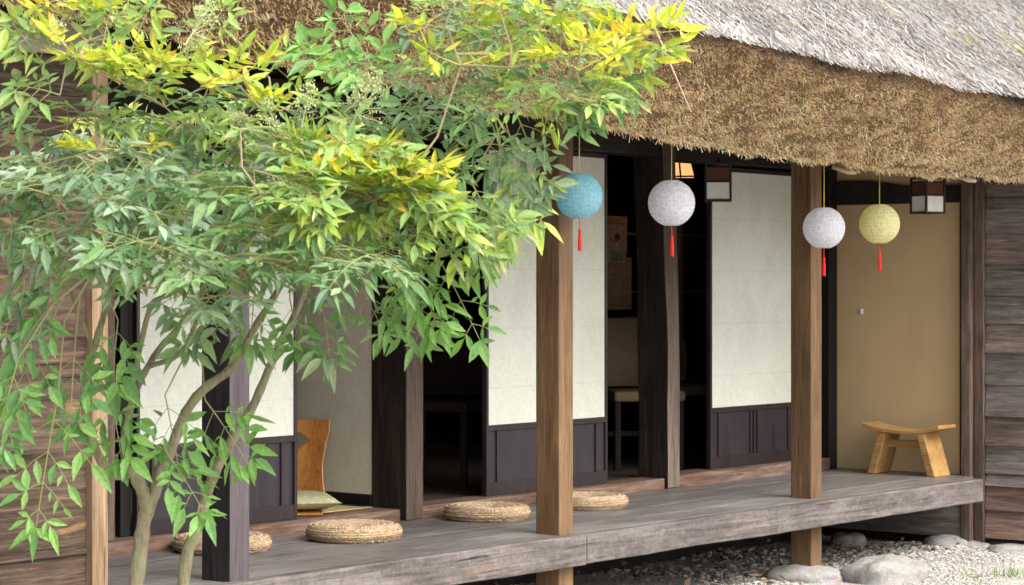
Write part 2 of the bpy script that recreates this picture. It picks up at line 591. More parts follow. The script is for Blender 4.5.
# ------------------------------------------------------------------ house
house = thing('farmhouse', 'old thatched farmhouse with dark timber posts, pale sliding doors and a raised plank veranda', 'house', (9, 7, GZ))
YD = 7.24       # plane of the sliding doors

# veranda
dk = MB()
ys = [6.19, 6.42, 6.66, 6.92, 7.17]
for i in range(4):
    xs = [5.0, 7.3 + 0.9 * (i % 2), 10.0 + 0.7 * ((i + 1) % 2), 12.0 if i == 0 else 12.16]
    for j in range(3):
        t = random.uniform(0.88, 1.08)
        dk.box(xs[j] + 0.0008, xs[j + 1] - 0.0008, ys[i] + 0.002, ys[i + 1] - 0.002, -0.035, 0.0 - random.uniform(0, 0.0015), (t, t, t))
dk.box(12.003, 12.16, 6.266, 6.418, -0.034, -0.0008, (0.95, 0.95, 0.95))
veranda = dk.build('veranda_deck', M['deck'], house, 0.002)


def wavy_beam(x0, x1, y0, y1, z0, z1, seed, amp=0.006, cell=0.08):
    b = MB()
    n = max(2, int((x1 - x0) / cell))
    rings = []
    for i in range(n + 1):
        x = x0 + (x1 - x0) * i / n
        def w_(k):
            return amp * noise.noise(Vector((x * 1.7, seed, k))) + amp * 0.5 * noise.noise(Vector((x * 7, seed, k + 9)))
        rings.append([(x, y0 + w_(0), z0 + w_(1)), (x, y1, z0 + w_(1)), (x, y1, z1 + w_(3) * 0.2), (x, y0 + w_(2), z1 + w_(3) * 0.2)])
    vs = [p for r_ in rings for p in r_]
    fs = []
    for i in range(n):
        for k in range(4):
            fs.append((4 * i + k, 4 * i + (k + 1) % 4, 4 * i + 4 + (k + 1) % 4, 4 * i + 4 + k))
    fs.append((0, 3, 2, 1))
    fs.append(tuple(4 * n + k for k in range(4)))
    fs = [tuple(reversed(q)) for q in fs]
    b.add(vs, fs)
    return b


wavy_beam(5.0, 8.2, 6.12, 6.188, -0.135, 0.002, 1.0).build('edge_beam', M['fascia'], veranda, 0.006)
wavy_beam(8.204, 11.985, 6.122, 6.188, -0.13, 0.0, 5.0).build('edge_beam', M['fascia'], veranda, 0.006)
for x in (5.5, 6.6, 7.5, 8.7, 9.6, 10.9, 11.7):
    u_ = MB()
    u_.box(x, x + 0.09, 6.2, 7.2, -0.13, -0.037)
    u_.build('floor_joist', M['beam_dark'], veranda)
u_ = MB()
u_.box(5.0, 12.3, 7.3, 7.36, GZ - 0.02, -0.04)
u_.build('base_board', M['beam_dark'], house)
u_ = MB()
u_.box(12.112, 12.17, 6.331, 7.28, -0.36, -0.037)
u_.build('side_skirt_board', M['siding'], house, 0.004)

# uprights along the veranda edge
def post(name_mat, x0, x1, y0, y1, z0, z1, label=None, lean=(0, 0), bev=0.006):
    b = MB()
    n = 10
    rings = []
    for i in range(n + 1):
        t = i / n
        z = z0 + (z1 - z0) * t
        q = 0.003 * noise.noise(Vector((x0 * 3, z * 2, 1)))
        q2 = 0.003 * noise.noise(Vector((x0 * 3, z * 2, 7)))
        a, c = lean[0] * t, lean[1] * t
        rings += [(x0 + q + a, y0 + q2 + c, z), (x1 + q2 + a, y0 + q + c, z), (x1 + q2 + a, y1 + q + c, z), (x0 + q + a, y1 + c, z)]
    fs = [(3, 2, 1, 0), tuple(4 * n + k for k in range(4))]
    for i in range(n):
        for k in range(4):
            fs.append((4 * i + k, 4 * i + (k + 1) % 4, 4 * i + 4 + (k + 1) % 4, 4 * i + 4 + k))
    b.add(rings, fs)
    o = b.build('post', M[name_mat], house, bev)
    if label: o['label'] = label
    return o


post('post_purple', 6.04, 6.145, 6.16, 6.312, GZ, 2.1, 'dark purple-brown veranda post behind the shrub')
post('post_pale', 8.088, 8.192, 6.19, 6.322, -0.40, 2.1, 'light brown planed post beside the blue lantern')
post('post_pale', 10.288, 10.394, 6.235, 6.36, -0.36, 2.1, 'light brown planed post standing on a boulder')
post('post_grey', 12.1, 12.2, 6.268, 6.328, -0.385, 2.0, 'grey-brown corner post at the end of the veranda')
# uprights between the doors
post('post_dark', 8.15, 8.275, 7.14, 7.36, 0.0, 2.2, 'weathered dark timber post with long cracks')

b = MB()
nz = 14
vs = []
for i in range(nz + 1):
    t = i / nz
    z = 2.2 * t
    a = -0.045 * t + 0.012 * math.sin(t * 5.0)
    wv = 0.012 * noise.noise(Vector((1.3, z * 2.2, 3)))
    vs += [(10.325 + a, 7.16 + wv, z), (10.45 + a * 0.9, 7.165, z), (10.45 + a * 0.9, 7.36, z), (10.325 + a + wv, 7.36, z)]
fs = [(3, 2, 1, 0), tuple(4 * nz + k for k in range(4))]
for i in range(nz):
    for k in range(4):
        fs.append((4 * i + k, 4 * i + (k + 1) % 4, 4 * i + 4 + (k + 1) % 4, 4 * i + 4 + k))
b.add(vs, fs)
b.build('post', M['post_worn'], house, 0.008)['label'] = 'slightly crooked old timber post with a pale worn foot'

# sills and lintels
wavy_beam(5.26, 8.146, 7.172, 7.34, -0.03, 0.052, 2.0, 0.003).build('sill', M['sill'], house, 0.005)
wavy_beam(8.279, 10.321, 7.178, 7.34, -0.03, 0.055, 3.0, 0.003).build('sill', M['sill'], house, 0.005)
wavy_beam(10.454, 12.06, 7.175, 7.34, -0.03, 0.066, 4.0, 0.003).build('sill', M['sill'], house, 0.005)
b = MB()
b.box(5.26, 8.146, 7.18, 7.35, 1.8, 2.02)
b.box(8.279, 10.29, 7.18, 7.35, 1.805, 2.02)
b.box(10.42, 12.06, 7.18, 7.35, 1.79, 2.02)
b.build('lintel', M['beam_dark'], house, 0.005)
b = MB()
b.box(5.26, 12.16, 7.25, 7.33, 2.022, 2.6)
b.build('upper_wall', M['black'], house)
b = MB()
b.box(5.0, 12.4, 6.2, 6.34, 2.06, 2.2)
b.build('eave_beam', M['beam_dark'], house, 0.006)


# sliding doors
def sliding_door(x0, x1, zb, zt, zw, y=YD, label=None):
    f_ = MB()
    f_.box(x0, x0 + 0.018, y, y + 0.03, zb, zt)
    f_.box(x1 - 0.018, x1, y, y + 0.03, zb, zt)
    f_.box(x0 + 0.018, x1 - 0.018, y + 0.0005, y + 0.0295, zt - 0.025, zt)
    f_.box(x0 + 0.018, x1 - 0.018, y + 0.0005, y + 0.0295, zw - 0.03, zw)
    f_.box(x0 + 0.018, x1 - 0.018, y + 0.0005, y + 0.0295, zb, zb + 0.065)
    wd = x1 - x0
    bars = [(0.085, 0.1), (0.5 * wd - 0.045, 0.5 * wd - 0.03), (0.5 * wd - 0.008, 0.5 * wd + 0.008), (0.5 * wd + 0.03, 0.5 * wd + 0.045), (wd - 0.1, wd - 0.085)]
    for a, c in bars:
        f_.box(x0 + a, x0 + c, y + 0.002, y + 0.028, zb + 0.065, zw - 0.03)
    d = f_.build('sliding_door', M['door_frame'], house, 0.002)
    p = MB()
    p.box(x0 + 0.014, x1 - 0.014, y + 0.008, y + 0.022, zw - 0.004, zt - 0.02)
    p.build('paper_panel', M['paper'], d)
    k = MB()
    k.box(x0 + 0.014, x1 - 0.014, y + 0.013, y + 0.022, zb + 0.06, zw - 0.025)
    k.build('kick_board', M['door_board'], d)
    if label: d['label'] = label
    return d


sliding_door(6.56, 7.522, 0.053, 1.798, 0.43, label='cream paper sliding door behind the shrub')
sliding_door(8.868, 9.882, 0.056, 1.8, 0.408, label='cream paper sliding door crossed by the light brown post')
sliding_door(10.862, 11.79, 0.067, 1.775, 0.412, label='cream paper sliding door under the box lamp')
# dark boarded stretch at the right end of the doors, and the jamb at the left end
b = MB()
for i, x in enumerate((11.8, 11.89, 11.98)):
    b.box(x, x + 0.086, 7.245 + 0.004 * (i % 2), 7.29, 0.068, 1.789)
b.box(11.8, 12.066, 7.238, 7.243, 0.16, 0.185)
b.build('dark_board_panel', M['black'], house, 0.003)
b = MB()
b.box(12.07, 12.165, 7.19, 7.34, 0.0, 1.99)
b.build('door_jamb', M['black'], house, 0.004)
b = MB()
b.box(6.34, 6.405, 7.2, 7.29, 0.054, 1.797)
b.build('door_jamb', M['post_grey'], house, 0.004)
b = MB()
b.box(6.5, 6.556, 7.275, 7.31, 0.054, 1.797)
b.build('door_edge', M['black'], house, 0.003)
b = MB()
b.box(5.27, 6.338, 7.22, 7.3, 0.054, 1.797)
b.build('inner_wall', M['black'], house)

# tan end wall of the veranda
b = MB()
b.box(12.17, 12.2, 6.33, 7.36, 0.0, 1.592)
b.box(12.17, 12.2, 6.33, 7.36, 1.70, 2.3)
b.build('end_wall', M['tan_plaster'], house)
b = MB()
b.prism([(6.33, 1.588), (7.19, 1.588), (7.19, 1.735), (6.95, 1.73), (6.7, 1.69), (6.33, 1.69)], 12.145, 12.168, 0)
b.build('end_beam', M['beam_dark'], house, 0.004)
b = MB()
b.box(12.15, 12.169, 6.328, 6.362, 0.001, 1.587)
b.build('end_wall_edging', M['black'], house, 0.003)

# lap boards of the wing to the right
lap = [1.592, 1.40, 1.217, 1.037, 0.876, 0.708, 0.524, 0.341, 0.174, 0.012, -0.061, -0.2, -0.363]
b = MB()
for i in range(len(lap) - 1):
    zt_, zb_ = lap[i], lap[i + 1]
    t = random.uniform(0.8, 1.15)
    warm = (t * 1.1, t * 0.82, t * 0.72) if i >= 10 else ((t * 1.06, t * 0.93, t * 0.86) if i % 3 == 1 else (t, t, t))
    b.prism([(12.178, zt_ + 0.012), (12.172, zt_ + 0.012), (12.15 - 0.004 * random.random(), zb_ + 0.006), (12.178, zb_ + 0.006)], 5.6, 6.2, 1, warm)
b.box(12.165, 12.178, 5.6, 6.2, 1.606, 1.72, (0.8, 0.75, 0.72))
right_wall = b.build('lap_board_wall', M['siding'], house, 0.002)
b = MB()
b.box(12.18, 12.24, 5.6, 6.22, -0.38, 1.72)
b.box(12.205, 12.26, 6.222, 7.36, -0.45, -0.005)
b.box(12.18, 15.0, 5.55, 5.598, -0.38, 1.72)
b.build('wing_wall', M['beam_dark'], house)
b = MB()
b.box(12.136, 12.176, 6.203, 6.262, -0.38, 1.72)
b.box(12.15, 12.176, 5.6, 6.2, 1.594, 1.607)
b.build('corner_strip', M['post_grey'], house, 0.003)

# boarded wall to the left of the veranda
b = MB()
zs = [GZ, 0.205, 0.72, 1.22, 1.6, 1.87]
for i in range(len(zs) - 1):
    cuts = [2.0, 3.6 + 0.4 * (i % 3), 5.212] if i != 4 else [2.0, 3.3, 4.95, 5.212]
    for j in range(len(cuts) - 1):
        t = random.uniform(0.93, 1.08)
        b.box(cuts[j] + 0.001, cuts[j + 1] - 0.001, 6.0 + random.uniform(0, 0.004), 6.03, zs[i] + 0.0004, zs[i + 1] - 0.0004, (t, t * random.uniform(0.93, 1.02), t * random.uniform(0.88, 1.0)))
b.build('board_wall', M['siding_warm'], house, 0.003)
b = MB()
b.box(2.0, 5.3, 5.985, 6.04, 1.873, 1.985)
b.build('pale_top_beam', M['pale_board'], house, 0.004)
b = MB()
b.box(2.0, 5.21, 5.992, 6.029, 0.195, 0.213)
b.build('wall_batten', M['siding_warm'], house, 0.002)
b = MB()
b.box(5.211, 5.281, 5.972, 6.04, GZ, 1.872)
b.build('corner_trim', M['trim_orange'], house, 0.003)['label'] = 'pale orange timber trim at the edge of the boarded wall'
b = MB()
b.box(5.2, 5.26, 6.041, 7.36, GZ, 2.3)
b.box(2.0, 5.2, 6.05, 6.1, GZ, 1.98)
b.build('return_wall', M['beam_dark'], house)

# rooms behind the doors
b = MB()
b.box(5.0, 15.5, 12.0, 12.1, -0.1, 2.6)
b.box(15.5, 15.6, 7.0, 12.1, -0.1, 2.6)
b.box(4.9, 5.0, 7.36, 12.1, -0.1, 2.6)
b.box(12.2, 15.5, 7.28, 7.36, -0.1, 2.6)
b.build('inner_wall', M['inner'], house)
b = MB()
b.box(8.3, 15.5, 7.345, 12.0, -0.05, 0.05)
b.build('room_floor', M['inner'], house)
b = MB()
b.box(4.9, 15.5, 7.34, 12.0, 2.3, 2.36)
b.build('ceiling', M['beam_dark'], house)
b = MB()
b.box(8.155, 8.2, 7.362, 11.99, 0.11, 2.298)
b.build('partition_wall', M['wallpaper'], house)
b = MB()
b.box(5.001, 8.14, 10.3, 10.36, 0.056, 2.298)
b.box(5.001, 5.04, 7.37, 10.3, 0.056, 2.298)
b.build('bounce_wall', M['wallpaper'], house)  # unseen pale walls, added to bounce more light into the tatami room
b = MB()
b.box(8.146, 8.2, 7.362, 11.98, 0.056, 0.109)
b.build('skirting', M['black'], house, 0.003)
b = MB()
for i, y in enumerate((7.342, 8.28, 9.19)):
    b.box(5.1, 6.6, y, 8.275 if i == 0 else y + 0.9, 0.0, 0.055)
    b.box(6.605, 8.14, y, 8.275 if i == 0 else y + 0.9, 0.0, 0.055)
tat = b.build('tatami_mat', M['tatami'], house, 0.002)
b = MB()
b.box(8.105, 8.139, 7.37, 8.27, 0.0555, 0.058)
b.build('mat_border', M['navy'], tat)
# glazed screen inside the dining room
b = MB()
for z in (1.01, 1.37):
    b.tube([(10.6, 8.38, z + 0.055), (12.6, 8.38, z + 0.055)], 0.007, 6)
b.box(11.345, 11.37, 8.36, 8.385, 0.6, 1.62)
b.box(10.6, 10.63, 8.36, 8.385, 0.06, 2.2)
b.box(12.2, 12.23, 8.36, 8.385, 0.06, 2.2)
b.build('inner_rail', M['steel'], house)

# ------------------------------------------------------------------ thatched roof
LX = np.array([0.0, 4.664, 5.865, 6.677, 7.694, 8.2, 8.822, 9.256, 9.72, 10.216, 10.9, 11.483, 11.785, 15.0])
LZ = np.array([2.2, 1.985, 1.89, 1.836, 1.765, 1.742, 1.714, 1.695, 1.682, 1.672, 1.674, 1.678, 1.683, 1.70])
TX = np.array([0.0, 4.6, 6.0, 7.5, 7.9, 8.41, 8.76, 9.22, 9.61, 10.02, 10.41, 12.0, 15.0])
TZ = np.array([2.42, 2.24, 2.16, 2.1, 2.088, 2.07, 2.058, 2.043, 2.032, 2.024, 2.016, 1.99, 1.97])
LY, TY, SL = 5.78, 5.1, R(41)


def lip(x):
    return np.interp(x, LX, LZ)


def top(x):
    return np.interp(x, TX, TZ)


xs = np.linspace(1.0, 15.4, 181)
prof_n = 0
rows = []
for x in xs:
    zb_, zt_ = float(lip(x)), float(top(x))
    ring = []
    for s_ in np.linspace(0, 1, 9):
        y = LY + (TY - LY) * s_
        z = zb_ + (zt_ - zb_) * s_
        q = 0.03 * noise.noise(Vector((x * 2.2, s_ * 2.5, 0))) + 0.02 * noise.noise(Vector((x * 7, s_ * 7, 4)))
        ring.append((x, y + q * 0.5, z + q + 0.012))
    for s_ in (0.08, 0.3, 0.7, 1.2, 2.0, 3.2, 5.0, 6.8):
        q = 0.025 * noise.noise(Vector((x * 1.8, s_ * 2, 12)))
        ring.append((x, TY + s_ * math.cos(SL), zt_ + 0.02 + s_ * math.sin(SL) + q))
    ring.append((x, 15.6, zt_))
    ring.append((x, 15.4, 2.45))
    ring.append((x, 7.4, 2.45))
    ring.append((x, 6.4, zb_ + 0.34))
    rows.append(ring)
nr = len(rows[0])
vs = [p for r_ in rows for p in r_]
fs_top, fs_face = [], []
for i in range(len(rows) - 1):
    for k in range(nr):
        q = (i * nr + k, i * nr + (k + 1) % nr, (i + 1) * nr + (k + 1) % nr, (i + 1) * nr + k)
        (fs_face if (k < 8 or k >= nr - 2) else fs_top).append(q)
fs_top.append(tuple(range(nr)))
fs_top.append(tuple(range(len(rows) * nr - 1, (len(rows) - 1) * nr - 1, -1)))
b = MB()
b.add(vs, fs_top)
roof = b.build('thatched_roof', M['thatch_grey'], house, smooth=True)
b = MB()
b.add(vs, fs_face)
b.build('eave_underside', M['thatch_body'], roof, smooth=True)


def unit(a):
    return a / np.linalg.norm(a, axis=1, keepdims=True)


def nz3(x, s_, k, sx, ss):
    return np.array([noise.noise(Vector((a * sx, c * ss, k))) for a, c in zip(x, s_)])


# cut straw ends of the eave
def stubs(n, x0, x1, s0, s1, lmin, lmax, wid, jit):
    x = rng.uniform(x0, x1, n)
    s_ = rng.uniform(s0, s1, n)
    zb_, zt_ = lip(x), top(x)
    q = 0.03 * nz3(x, s_, 0, 2.2, 2.5) + 0.02 * nz3(x, s_, 4, 7, 7)
    p = np.stack([x, LY + (TY - LY) * s_ + q * 0.5, zb_ + (zt_ - zb_) * s_ + q + 0.012], 1)
    d = np.array([[0.05, -0.62, -0.62]]) + rng.normal(0, jit, (n, 3))
    d = unit(d)
    L = rng.uniform(lmin, lmax, n)[:, None]
    side = unit(np.cross(d, rng.normal(0, 1, (n, 3))))
    wd = (rng.uniform(0.6, 1.3, n) * wid)[:, None]
    a = p - d * L * 0.45
    e = p + d * L * 0.55
    V = np.stack([a - side * wd, a + side * wd, e + side * wd * 0.8, e - side * wd * 0.8], 1)
    base = np.array([[0.74, 0.55, 0.325]])
    big = nz3(x, s_, 30, 1.1, 2.0)
    val = np.clip(rng.normal(1.0, 0.38, n) + 0.14 * big, 0.15, 1.75)[:, None]
    hue = rng.normal(0, 0.05, (n, 1))
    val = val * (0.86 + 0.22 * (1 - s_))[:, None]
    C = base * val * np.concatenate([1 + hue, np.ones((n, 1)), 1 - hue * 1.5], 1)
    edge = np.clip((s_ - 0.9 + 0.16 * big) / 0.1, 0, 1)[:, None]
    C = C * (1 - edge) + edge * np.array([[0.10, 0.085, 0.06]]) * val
    return V, np.clip(C, 0.01, 0.9)


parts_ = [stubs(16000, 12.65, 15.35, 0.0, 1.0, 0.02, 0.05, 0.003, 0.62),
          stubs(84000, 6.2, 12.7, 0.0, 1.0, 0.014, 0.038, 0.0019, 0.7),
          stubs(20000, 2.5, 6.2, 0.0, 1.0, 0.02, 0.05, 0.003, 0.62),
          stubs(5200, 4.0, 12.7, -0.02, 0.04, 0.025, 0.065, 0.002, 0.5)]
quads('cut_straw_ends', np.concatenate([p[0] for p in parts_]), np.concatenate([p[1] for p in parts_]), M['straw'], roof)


# grey weathered straw lying on the slope
def slope_straw(n, x0, x1, s0, s1, lmin, lmax, wid):
    x = rng.uniform(x0, x1, n)
    s_ = s0 + (s1 - s0) * rng.uniform(0, 1, n) ** 1.1
    q = 0.025 * nz3(x, s_, 12, 1.8, 2)
    lift = rng.uniform(0.0, 0.014, n)
    p = np.stack([x, TY + s_ * math.cos(SL), top(x) + 0.02 + s_ * math.sin(SL) + q + lift], 1)
    d = np.array([[0.0, -math.cos(SL), -math.sin(SL)]]) + np.stack([rng.normal(0.05, 0.95, n), rng.normal(0, 0.05, n), rng.normal(0.02, 0.05, n)], 1)
    d = unit(d)
    L = rng.uniform(lmin, lmax, n)[:, None]
    up = np.array([[0, -math.sin(SL), math.cos(SL)]]) + rng.normal(0, 0.25, (n, 3))
    side = unit(np.cross(d, up))
    wd = (rng.uniform(0.5, 1.5, n) * wid)[:, None]
    a = p - d * L * 0.75
    e = p + d * L * 0.25
    V = np.stack([a - side * wd, a + side * wd, e + side * wd * 0.6, e - side * wd * 0.6], 1)
    val = np.clip(rng.normal(1.0, 0.34, n) + 0.3 * nz3(x, s_, 50, 2.5, 2.5), 0.25, 1.5)[:, None]
    warm = (rng.uniform(0, 1, (n, 1)) < 0.16)
    C = np.where(warm, np.array([[0.26, 0.2, 0.14]]), np.array([[0.28, 0.262, 0.25]])) * val
    moss = ((nz3(x, s_, 80, 3.2, 3.2) > 0.5) & (rng.uniform(0, 1, n) < 0.3))[:, None]
    C = np.where(moss, np.array([[0.36, 0.34, 0.14]]), C)
    return V, np.clip(C, 0.02, 0.85)


parts_ = [slope_straw(16000, 2.0, 6.7, -0.03, 2.6, 0.03, 0.09, 0.0034), slope_straw(14000, 12.4, 15.35, -0.03, 2.6, 0.03, 0.09, 0.0034),
          slope_straw(22000, 6.6, 12.5, 1.5, 4.2, 0.03, 0.1, 0.0036),
          slope_straw(80000, 6.6, 12.5, -0.02, 1.6, 0.02, 0.065, 0.0018),
          slope_straw(1100, 6.6, 12.5, 0.05, 1.6, 0.2, 0.42, 0.0017),
          slope_straw(5000, 6.6, 12.5, -0.045, 0.03, 0.06, 0.13, 0.0032)]
quads('weathered_straw', np.concatenate([p[0] for p in parts_]), np.concatenate([p[1] for p in parts_]), M['straw'], roof)

# one long reed that has slipped out of the roof
b = MB()
pts = [spot(643, -2, 8.5), spot(655, 28, 8.55), spot(672, 68, 8.62), spot(691, 112, 8.75)]
b.tube(pts, [0.004, 0.004, 0.0035, 0.002], 6, (0.62, 0.42, 0.3))
tag(b.build('loose_reed', M['straw']), 'single long pinkish reed dangling from the thatch edge above the white lantern', 'reed')
# two pale straw ties poking out under the lip
for (x, y) in ((10.02, 5.86), (11.22, 5.82)):
    b = MB()
    z = float(lip(x)) - 0.012
    b.tube([(x - 0.05, y + 0.06, z + 0.03), (x, y, z + 0.004), (x + 0.035, y - 0.025, z)], [0.012, 0.015, 0.009], 7, (0.45, 0.37, 0.22))
    b.build('straw_tie', M['straw'], roof, smooth=True)


# ------------------------------------------------------------------ paper lanterns
def paper_lantern(loc, rad, mat, label, drop, tilt=0.0):
    t = thing('paper_lantern', label, 'paper lantern', loc, random.uniform(0, 6), 'round paper lanterns hanging under the eave')
    b = MB()
    prof = []
    n = 26
    for i in range(n + 1):
        a = -math.pi / 2 + math.pi * (0.1 + 0.8 * i / n)
        rr = rad * math.cos(a) * (1 + 0.006 * (1 if i % 2 else -1))
        prof.append((rr, rad * math.sin(a) * 1.0))
    seg = 40
    vs, fs = [], []
    for (r_, z) in prof:
        for k in range(seg):
            th = 2 * math.pi * k / seg
            vs.append((r_ * math.cos(th), r_ * math.sin(th), z))
    for i in range(n):
        for k in range(seg):
            fs.append((i * seg + k, i * seg + (k + 1) % seg, (i + 1) * seg + (k + 1) % seg, (i + 1) * seg + k))
    b.add(vs, fs)
    gl = b.build('globe', mat, t, smooth=True, local=True)
    for (r_, z) in (prof[0], prof[-1]):
        b = MB()
        pts = [(r_ * math.cos(k * 0.2618), r_ * math.sin(k * 0.2618), z) for k in range(25)]
        b.tube(pts, 0.0016, 5)
        if z > 0:
            b.tube([(-r_, 0, z), (r_, 0, z)], 0.0013, 5)
        b.build('rim_wire', M['metal_nail'], t, local=True)
    b = MB()
    b.tube([(0, 0, rad * 0.93), (0.002, 0, rad + drop * 0.5), (0, 0, rad + drop)], 0.0026, 6)
    b.build('hanging_cord', M['cord'], t, local=True)
    b = MB()
    zt_ = -rad * 0.93
    ox = tilt
    b.tube([(0, 0, zt_ + 0.01), (ox, 0, zt_ - 0.055)], 0.0022, 6)
    b.lathe([(0.001, zt_ - 0.045), (0.0065, zt_ - 0.052), (0.0065, zt_ - 0.062), (0.005, zt_ - 0.066)], 8, cx=ox)
    for k in range(16):
        th = k * 0.3927
        r1, r2 = 0.0036, 0.0064
        b.tube([(ox + r1 * math.cos(th), r1 * math.sin(th), zt_ - 0.064), (ox + r2 * math.cos(th), r2 * math.sin(th), zt_ - 0.1),
                (ox + r2 * math.cos(th + .1), r2 * math.sin(th + .1), zt_ - 0.14 - 0.006 * random.random())], 0.0024, 5)
    b.build('tassel', M['red'], t, local=True)
    return t


def soffit(x, y):
    return float(lip(x)) + 0.34 * (y - LY) / (6.4 - LY)


for loc, rad, mt, lb in (((8.06, 6.06, 1.493), 0.1035, 'globe_blue', 'sky blue punched paper lantern with a red tassel, nearest the shrub'),
                         ((8.768, 6.06, 1.482), 0.1085, 'globe_white', 'white paper lantern with a red tassel in front of the dark doorway'),
                         ((10.122, 6.06, 1.394), 0.1065, 'globe_white', 'white paper lantern with a red tassel against the light brown post and dark jamb'),
                         ((10.685, 6.06, 1.426), 0.1065, 'globe_yellow', 'pale yellow paper lantern with a red tassel before the tan wall')):
    paper_lantern(loc, rad, M[mt], lb, soffit(loc[0], loc[1]) - loc[2] - rad + 0.02, random.uniform(-0.006, 0.006))


# ------------------------------------------------------------------ box lamps
def box_lamp(loc, rz, label, drop):
    t = thing('box_lamp', label, 'hanging lamp', loc, rz, 'square hanging lamps under the eave')
    a, h = 0.066, 0.105
    b = MB()
    for sx in (-1, 1):
        for sy in (-1, 1):
            b.box(sx * a - 0.006, sx * a + 0.006, sy * a - 0.006, sy * a + 0.006, -h, h)
    for z in (-h + 0.006, 0.0, h - 0.03):
        for s_ in (-1, 1):
            b.box(-a + 0.006, a - 0.006, s_ * a - 0.0055, s_ * a + 0.0055, z - 0.005, z + 0.005)
            b.box(s_ * a - 0.0055, s_ * a + 0.0055, -a + 0.006, a - 0.006, z - 0.005, z + 0.005)
    b.build('frame', M['black_frame'], t, 0.001, local=True)
    for nm, mt, z0, z1 in (('upper_panel', 'lamp_red', 0.004, h - 0.034), ('lower_panel', 'lamp_white', -h + 0.01, -0.004)):
        for k in range(4):
            b = MB()
            b.box(-a + 0.004, a - 0.004, a - 0.004, a - 0.001, z0, z1)
            o = b.build(nm, M[mt], t, local=True)
            o.rotation_euler = (0, 0, k * math.pi / 2)
    b = MB()
    b.box(-a, a, -a, a, h - 0.012, h - 0.002)
    b.tube([(0, 0, h - 0.004), (0, 0, h + drop)], 0.005, 6)
    b.lathe([(0.02, h - 0.003), (0.02, h + 0.006), (0.006, h + 0.02)], 12)
    b.build('hanger', M['black_frame'], t, local=True)
    return t


def face(u):
    return YAW - math.atan((u - 512) / FPX)


box_lamp((10.38, 6.87, 1.658), face(719), 'square black framed lamp hanging beside the third sliding door', 2.2 - 1.76)
box_lamp((11.8, 6.38, 1.617), face(928) + R(40), 'square black framed lamp hanging before the tan end wall, corner forward', 2.0 - 1.72)

# lit lattice lamp inside the dark room
t = thing('lattice_pendant_lamp', 'glowing amber lattice lampshade deep in the dark room, above the white lantern', 'pendant lamp', (11.67, 8.05, 1.765), face(686))
b = MB()
w0, w1, hh = 0.13, 0.09, 0.16
b.add([(-w0, -w0, 0), (w0, -w0, 0), (w0, w0, 0), (-w0, w0, 0), (-w1, -w1, hh), (w1, -w1, hh), (w1, w1, hh), (-w1, w1, hh)],
      [(0, 1, 5, 4), (1, 2, 6, 5), (2, 3, 7, 6), (3, 0, 4, 7)])
b.build('lamp_shade', M['lit'], t, local=True)
b = MB()
for k in range(4):
    rot = Matrix.Rotation(k * math.pi / 2, 4, 'Z')
    for fr in (-1, -0.33, 0.33, 1):
        b.tube([rot @ Vector((fr * w0, -w0 - 0.003, 0)), rot @ Vector((fr * w1, -w1 - 0.003, hh))], 0.006, 6)
    for q in (0, 0.66, 1):
        ww = w0 + (w1 - w0) * q
        b.tube([rot @ Vector((-ww, -ww - 0.003, hh * q)), rot @ Vector((ww, -ww - 0.003, hh * q))], 0.006, 6)
b.build('lattice', M['black_frame'], t, local=True)
b = MB()
b.tube([(0, 0, hh), (0, 0, 0.57)], 0.004, 6)
b.tube([(-w1, 0, hh), (w1, 0, hh)], 0.004, 6)
b.build('hanging_cord', M['black_frame'], t, local=True)


